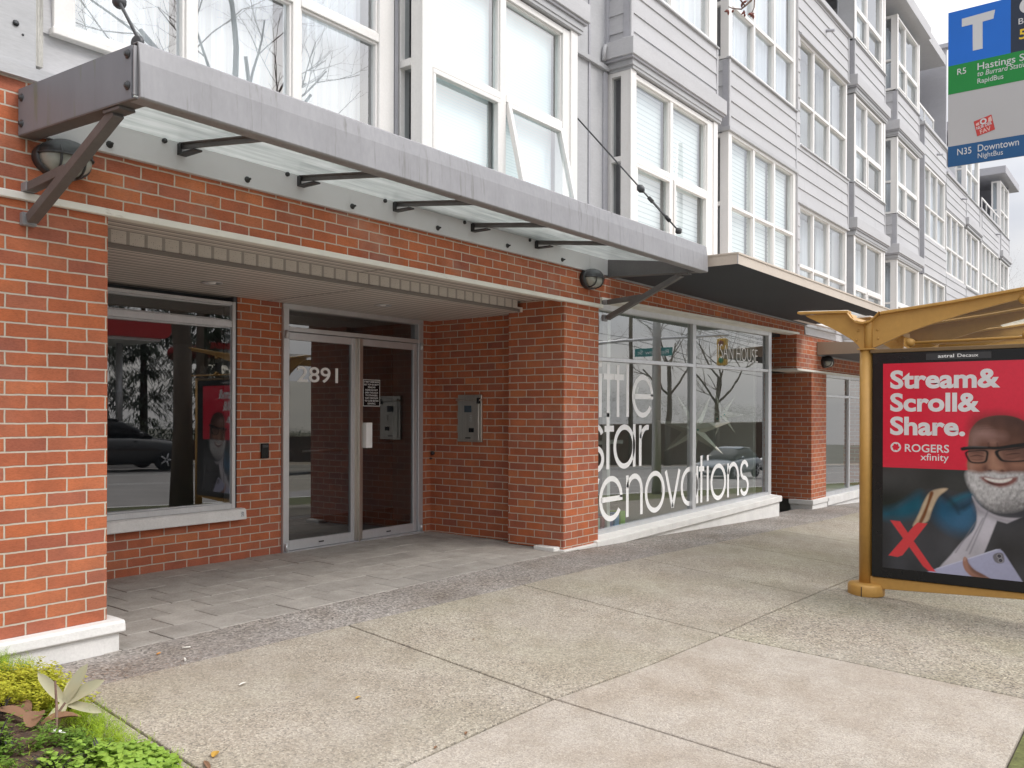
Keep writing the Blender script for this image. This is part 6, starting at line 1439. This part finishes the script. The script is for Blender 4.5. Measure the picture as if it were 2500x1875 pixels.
for (px_, py_) in ((-.085, .035), (-.075, .022), (-.06, .012), (.055, .004), (.045, .012), (.062, .016), (.01, .012), (.018, .004), (.002, .008), (-.075, .17), (-.06, .155), (-.085, .16), (.0, .06), (.012, .07), (.1, .17), (.045, -.006), (.07, -.002), (-.095, .012)):
    c_ = at(px_, py_, rp.uniform(-.03, .02)); d = Vector((rp.uniform(-.7, .7), rp.uniform(-.7, .7), rp.uniform(-1, .2))).normalized()
    mb.lathe([(.001, -.016), (.006, -.006), (.0065, .002), (.002, .013)], c_, d, 6)
mb.build('bud_cluster', M['bud'], tw, norm=False)
far = [(44.5, 7.6, 11.0, 21, 'bare tree rising past the far end of the building', .12), (47.5, 6.2, 10, 33, 'twiggy bare tree furthest down the street on the right', .11)]
for (x, y, H, sd_, lb, r_) in far: tree(x, y, H, sd_, lb, r_, 'bare trees beyond the building', lv=6, guard=False, spread=.5, clear=.2)
for (x, y, H, sd_, lb) in ((30, -17.5, 10, 5, 'bare tree mirrored in the left shop pane'), (42, -18, 11, 6, 'bare tree mirrored behind the paper star'), (52, -17, 12, 8, 'bare tree mirrored at the right edge of the shop window'), (36, -20, 12, 9, 'tall bare tree behind the mirrored hedge'), (62, -18, 12, 14, 'distant bare tree mirrored in the far shop window')):
    tree(x, y, H, sd_, lb, .2, 'bare trees across the street', lv=5, guard=False, clear=.22)
NEED = leafmat('conifer_needles', (0.022, 0.042, 0.02), .4, .05, .7)
def conifer(x, y, H, R, seed, label):
    rr = random.Random(seed); root = empty('conifer', (x, y, g(x, y)), label, 'tree', 'conifers across the street'); z0 = g(x, y)
    mb = MB(); mb.tube([(x, y, z0), (x + .1, y, z0 + H * .5), (x, y, z0 + H * .96)], [.24, .15, .03], 8); mb.build('trunk', M['bark'], root, norm=False)
    mb = MB()
    for i in range(150):
        t = rr.random() ** .85; zz = z0 + H * (.10 + .88 * t); L_ = R * (1 - t) * rr.uniform(.65, 1.1) + .2; a = rr.uniform(0, 6.28); d = Vector((math.cos(a), math.sin(a), .1 - .35 * (1 - t)))
        for k in range(26):
            s = rr.uniform(.15, 1); p = Vector((x, y, zz)) + d * L_ * s + Vector((rr.uniform(-.2, .2), rr.uniform(-.2, .2), rr.uniform(-.25, .05)))
            leaf(mb, p, Vector((d.x + rr.uniform(-.7, .7), d.y + rr.uniform(-.7, .7), -.5)), Vector((0, 0, 1)), rr.uniform(.25, .55), .14, 0, seg=1, droop=.3)
    mb.build('crown', NEED, root, norm=False); return root
c0 = conifer(19.5, -23, 13, 3.6, 1, 'dark conifer mirrored in the middle of the lobby window'); conifer(24.5, -21.5, 10, 3.0, 2, 'shorter dark conifer mirrored right of the tall one')
rr = random.Random(77)  # conifer row added to block low sky light reaching the recess
for k in range(24):
    x = -34 + 2.75 * k + rr.uniform(-.8, .8); y = -27.5 - rr.uniform(0, 6)
    if x < 16 and x > 4: y -= 14
    c = copy_tree(c0); c.location = (x, y, g(x, y) - .2); c.rotation_euler = (0, 0, rr.uniform(0, 6)); s_ = rr.uniform(.95, 1.35); c.scale = (s_, s_, s_); tag(c, 'added dark conifer in the dense back row screening low sky light', 'tree', 'added conifer row screening low sky light')
HG = leafmat('hedge_leaves', (0.04, 0.075, 0.02), .4, .1, .6)
def hedge(x0, x1, y0, y1, h, seed, label, n):
    rr = random.Random(seed); root = empty('hedge', ((x0 + x1) / 2, (y0 + y1) / 2, g(x0, y0)), label, 'hedge'); mb = MB()
    for i in range(n):
        x = rr.uniform(x0, x1); y = rr.uniform(y0, y1); z = g(x, y) + h * math.sqrt(rr.random()) * rr.uniform(.92, 1.06); a = rr.uniform(0, 6.28)
        leaf(mb, Vector((x, y, z)), Vector((math.cos(a), math.sin(a), rr.uniform(-.2, .8))), Vector((0, 0, 1)), .16, .10, 0, seg=1)
    mb.build('foliage', HG, root, norm=False)
    mb = MB(); mb.box(x0 + .1, x1 - .1, y0 + .15, y1 - .15, g(x0, y0) - 1.2, g(x1, y1) + h * .8); mb.build('branch_core', M['soil'], root)
hedge(14.5, 27, -19.9, -19.1, 1.5, 1, 'clipped hedge mirrored in the lobby window', 5200); hedge(33, 80, -20.6, -18.2, 4.9, 2, 'long tall hedge bank mirrored in the shop window', 15000)

# ================================================================== ACROSS THE STREET (seen mirrored in the glass)
RC = pbr('canopy_red', (0.50, 0.03, 0.03), .4, var=.06); GW = pbr('render_grey', (0.34, 0.34, 0.35), .8, var=.06)
def fcanopy(x0, x1, y0, y1, z, h, label):
    r = empty('forecourt_canopy', ((x0 + x1) / 2, (y0 + y1) / 2, g(x0, y0)), label, 'canopy', 'red forecourt canopies across the street'); c_ = h / 2
    prof = []
    for i in range(13): a = -math.pi / 2 + math.pi * i / 12; prof.append((x1 + c_ * math.cos(a), z + c_ * math.sin(a)))
    for i in range(13): a = math.pi / 2 + math.pi * i / 12; prof.append((x0 + c_ * math.cos(a), z + c_ * math.sin(a)))
    mb = MB(); mb.extr(prof, lambda p, t: (p[0], t, p[1]), y0, y1); mb.build('canopy_edge', RC, r)
    mb = MB(); mb.box(x0, x1, y0 + .2, y1 - .2, z - c_ - .12, z - c_ - .005); mb.build('canopy_soffit', M['white'], r)
    for xx in (x0 + .6, x1 - .8):
        mb = MB(); mb.tube([(xx, (y0 + y1) / 2, g(xx, y0)), (xx, (y0 + y1) / 2, z - c_)], .14, 10); mb.build('column', M['alu'], r)
fcanopy(6.0, 16.6, -25, -20.6, 4.6, .75, 'nearer red rounded canopy mirrored at the left of the lobby window'); fcanopy(21.6, 30, -30, -26, 4.3, .75, 'further red rounded canopy mirrored at the right of the lobby window')
def house(x0, x1, y0, y1, h, label, wm, seed):
    r = empty('house', ((x0 + x1) / 2, (y0 + y1) / 2, g(x0, y0)), label, 'house'); zb = g(x1, y1) - .6; zt = g(x0, y0) + h
    mb = MB(); mb.box(x0, x1, y0, y1, zb, zt); mb.build('wall', wm, r); mb = MB(); mb.extr([(y0 - .4, zt), (y1 + .4, zt), ((y0 + y1) / 2, zt + 1.6)], lambda p, t: (t, p[0], p[1]), x0 - .4, x1 + .4); mb.build('roof', M['trimdark'], r)
    n = int((x1 - x0) / 2.4)
    for i in range(n):
        for zz in (.9, 3.6):
            if zz + 1.4 > h: continue
            xa = x0 + .8 + i * 2.4; mb = MB(); mb.box(xa - .07, xa + 1.17, y1, y1 + .05, g(xa, y1) + zz - .07, g(xa, y1) + zz + 1.27); f = mb.build('window', M['vinyl'], r); mb = MB(); mb.box(xa, xa + 1.1, y1 + .05, y1 + .056, g(xa, y1) + zz, g(xa, y1) + zz + 1.2); mb.build('pane', M['black'], f)
house(5, 15.2, -38, -29, 6.0, 'grey two storey house behind the red canopy across the street', GW, 1);  house(-14, -2, -32, -24, 6, 'white house opposite the near end of the block', M['room_white'], 4)
def car(x, y, hd, paint, label, scale=1.0, tall=1.0):
    z0 = g(x, y) - .14; r = empty('parked_car' if tall > 1.1 else 'car', (x, y, z0), label, 'car', 'cars on the street'); ca, sa_ = math.cos(hd), math.sin(hd)
    tr_ = lambda p: (x + (p[0] * ca - p[1] * sa_) * scale, y + (p[0] * sa_ + p[1] * ca) * scale, z0 + p[2] * scale)
    def loft(st, n=16, e=3.4):
        mb = MB(); V = []
        for (px_, hw, zb, zt) in st:
            for i in range(n):
                a = 2 * math.pi * i / n; c_, s_ = math.cos(a), math.sin(a); V.append(tr_((px_, hw * math.copysign(abs(c_) ** (2 / e), c_), (zb + zt) / 2 + (zt - zb) / 2 * math.copysign(abs(s_) ** (2 / e), s_))))
        m_ = len(st); mb.add(V, [(i * n + j, i * n + (j + 1) % n, (i + 1) * n + (j + 1) % n, (i + 1) * n + j) for i in range(m_ - 1) for j in range(n)] + [tuple(range(n))[::-1], tuple((m_ - 1) * n + j for j in range(n))], 0, True); return mb
    k = tall
    loft([(2.22, .55, .34, .62 * k), (2.12, .78, .24, .72 * k), (1.8, .87, .20, .80 * k), (1.1, .90, .19, .90 * k), (.4, .91, .19, .96 * k), (-1.2, .91, .19, .98 * k), (-1.9, .88, .22, .98 * k), (-2.15, .80, .28, .92 * k), (-2.22, .62, .4, .8 * k)]).build('body', paint, r)
    loft([(1.05, .70, .86 * k, .93 * k), (.55, .71, .86 * k, 1.18 * k), (.1, .68, .86 * k, 1.37 * k), (-.6, .66, .86 * k, 1.43 * k), (-1.3, .66, .86 * k, 1.38 * k), (-1.8, .68, .86 * k, 1.12 * k), (-2.0, .68, .86 * k, .96 * k)]).build('cabin_glass', M['black'], r)
    loft([(.05, .60, 1.33 * k, 1.385 * k), (-.6, .60, 1.38 * k, 1.45 * k), (-1.35, .60, 1.33 * k, 1.395 * k)], 12).build('roof', paint, r)
    for (wx, wy) in ((1.38, .82), (1.38, -.82), (-1.35, .82), (-1.35, -.82)):
        s_ = 1 if wy > 0 else -1; mb = MB(); mb.lathe([(.20, 0), (.30, .0), (.335, .03), (.335, .19), (.30, .22)], tr_((wx, wy - s_ * .12, .335)), (-sa_ * s_, ca * s_, 0), 20); wh = mb.build('wheel', M['black'], r)
        mb = MB(); c_ = tr_((wx, wy + s_ * .095, .335))
        for q in range(5):
            a = q * 1.2566; dx = Vector((ca, sa_, 0)); pz = Vector((0, 0, 1)); e_ = dx * math.cos(a) + pz * math.sin(a); mb.tube([Vector(c_) + e_ * .03, Vector(c_) + e_ * .21], [.035, .022], 6)
        mb.build('rim', M['alu'], wh)
    for s_ in (1, -1):
        mb = MB(); V = [tr_((2.13 - .02 * i, s_ * (.42 + .14 * i), .66 * k + .03 * i)) for i in range(4)]; mb.tube(V, [.05, .06, .055, .03], 8); mb.build('headlight', M['white'], r)
        mb = MB(); mb.lathe([(.02, 0), (.07, .03), (.07, .12), (.03, .16)], tr_((.55, s_ * .90, .98 * k)), (-sa_ * s_, ca * s_, 0), 10); mb.build('mirror', paint, r)
    mb = MB(); V = [tr_((2.20, -.5, .52 * k)), tr_((2.235, 0, .54 * k)), tr_((2.20, .5, .52 * k))]; mb.tube(V, [.05, .07, .05], 8); mb.build('grille', M['black'], r)
    mb = MB(); a_ = [tr_((2.245, yy, zz)) for yy, zz in ((-.15, .36), (.15, .36), (.15, .48), (-.15, .48))]; mb.quad(*a_); mb.build('number_plate', M['white'], r)
    return r
car(11.9, -14.2, 0.0, pbr('paint_black', (0.012, 0.013, 0.015), .2, var=.05, coat=.8), 'black car parked across the street, mirrored low in the lobby window', 1.0, 1.18)
car(38.5, -7.0, math.pi, pbr('paint_grey_blue', (0.20, 0.24, 0.28), .25, .3, var=.05, coat=.7), 'grey blue hatchback driving towards the shop, mirrored in its right pane', 1.0)
car(58, -11.5, 0.0, pbr('paint_silver', (0.45, 0.46, 0.48), .25, .3, var=.05, coat=.7), 'silver car far down the mirrored street', 1.0)
def upole(x, y, H, label, r_=.15, arm=True):
    r = empty('utility_pole', (x, y, g(x, y)), label, 'pole', 'poles along the street'); mb = MB(); mb.tube([(x, y, g(x, y) - .1), (x, y, g(x, y) + H)], [r_, r_ * .7], 12); mb.build('shaft', M['bark'] if arm else M['alu'], r, norm=False)
    if arm:
        for zz in (.92, .84):
            mb = MB(); mb.box(x - .05, x + .05, y - 1.1, y + 1.1, g(x, y) + H * zz, g(x, y) + H * zz + .12); mb.build('cross_arm', M['bark'], r)
ups = [(-14, -16.4), (16, -16.4), (46, -16.4), (76, -16.4)]
for i, (x, y) in enumerate(ups): upole(x, y, 11, ['wooden utility pole left of the mirrored red canopy', 'wooden utility pole behind the mirrored black car', 'wooden utility pole in the mirrored trees', 'last wooden utility pole down the mirrored street'][i])
upole(19.2, -.55, 8.5, 'thick grey metal pole mirrored in the left shop pane', .12, False)
mb = MB()
for (x0, y0), (x1, y1) in zip(ups, ups[1:]):
    for (dy, zf, sag) in ((-1.0, .93, .5), (-.35, .93, .55), (.35, .93, .5), (1.0, .93, .6), (-.9, .85, .4), (.9, .85, .5), (0, .70, .35), (.05, .66, .3)):
        pts = []
        for k in range(13):
            t = k / 12; pts.append((x0 + (x1 - x0) * t, y0 + dy + (y1 - y0) * t, g(x0, y0) * (1 - t) + g(x1, y1) * t + 11 * zf - sag * 4 * t * (1 - t)))
        mb.tube(pts, .018, 4, cap=False)
tag(mb.build('overhead_wires', M['dark'], norm=False), 'bundle of overhead wires strung between the utility poles', 'wires', kind='stuff')
sg_ = empty('traffic_signal', (34, -15.9, g(34, -15.9)), 'traffic signal mast with two yellow heads and a teal street name sign', 'traffic signal'); zq = g(34, -15.9)
mb = MB(); mb.tube([(34, -15.9, zq), (34, -15.9, zq + 6.0)], [.13, .10], 12); mb.tube([(34, -15.9, zq + 5.6), (34, -10, zq + 5.9), (34, -5.0, zq + 5.9)], [.09, .07, .05], 10); mb.build('mast_arm', M['alu'], sg_)
for (yy, zz) in ((-5.3, 5.2), (-15.5, 3.0)):
    mb = MB(); mb.box(33.82, 34.12, yy - .19, yy + .19, zq + zz - .55, zq + zz + .55); h_ = mb.build('signal_head', flat('signal_yellow', (0.62, 0.36, 0.01), .45), sg_, .03)
    for k, c in enumerate(((.18, .01, .01), (.2, .12, .01), (.01, .22, .12))):
        mb = MB(); mb.lathe([(.12, 0), (.11, -.02), (.05, -.04)], (33.82, yy, zq + zz + .35 - .35 * k), (1, 0, 0), 14); mb.build('lens', flat('lens_%d' % k, c, .2), h_)
mb = MB(); mb.box(33.97, 34.0, -9.4, -7.6, zq + 5.15, zq + 5.5); ss = mb.build('street_name_sign', flat('sign_teal', (0.02, 0.25, 0.26), .4), sg_)
mb = MB(); add_text(mb, 'Renfrew St', (33.968, 0, 0), (0, -1, 0), (0, 0, 1), 7.75, 9.25, zq + 5.24, .17, 0); mb.build('lettering', M['white'], ss, norm=False)

# ---------------------------------------------------------------- small wear on the front
mb = MB(); mb.lathe([(.010, 0), (.010, .004), (.016, .006)], (1.955, 4.60, 3.235), (0, -1, 0), 10); mb.lathe([(.006, 0), (.006, .003)], (1.99, 4.60, 3.19), (0, -1, 0), 8); mb.build('panel_screws', M['lamp_metal'], B)
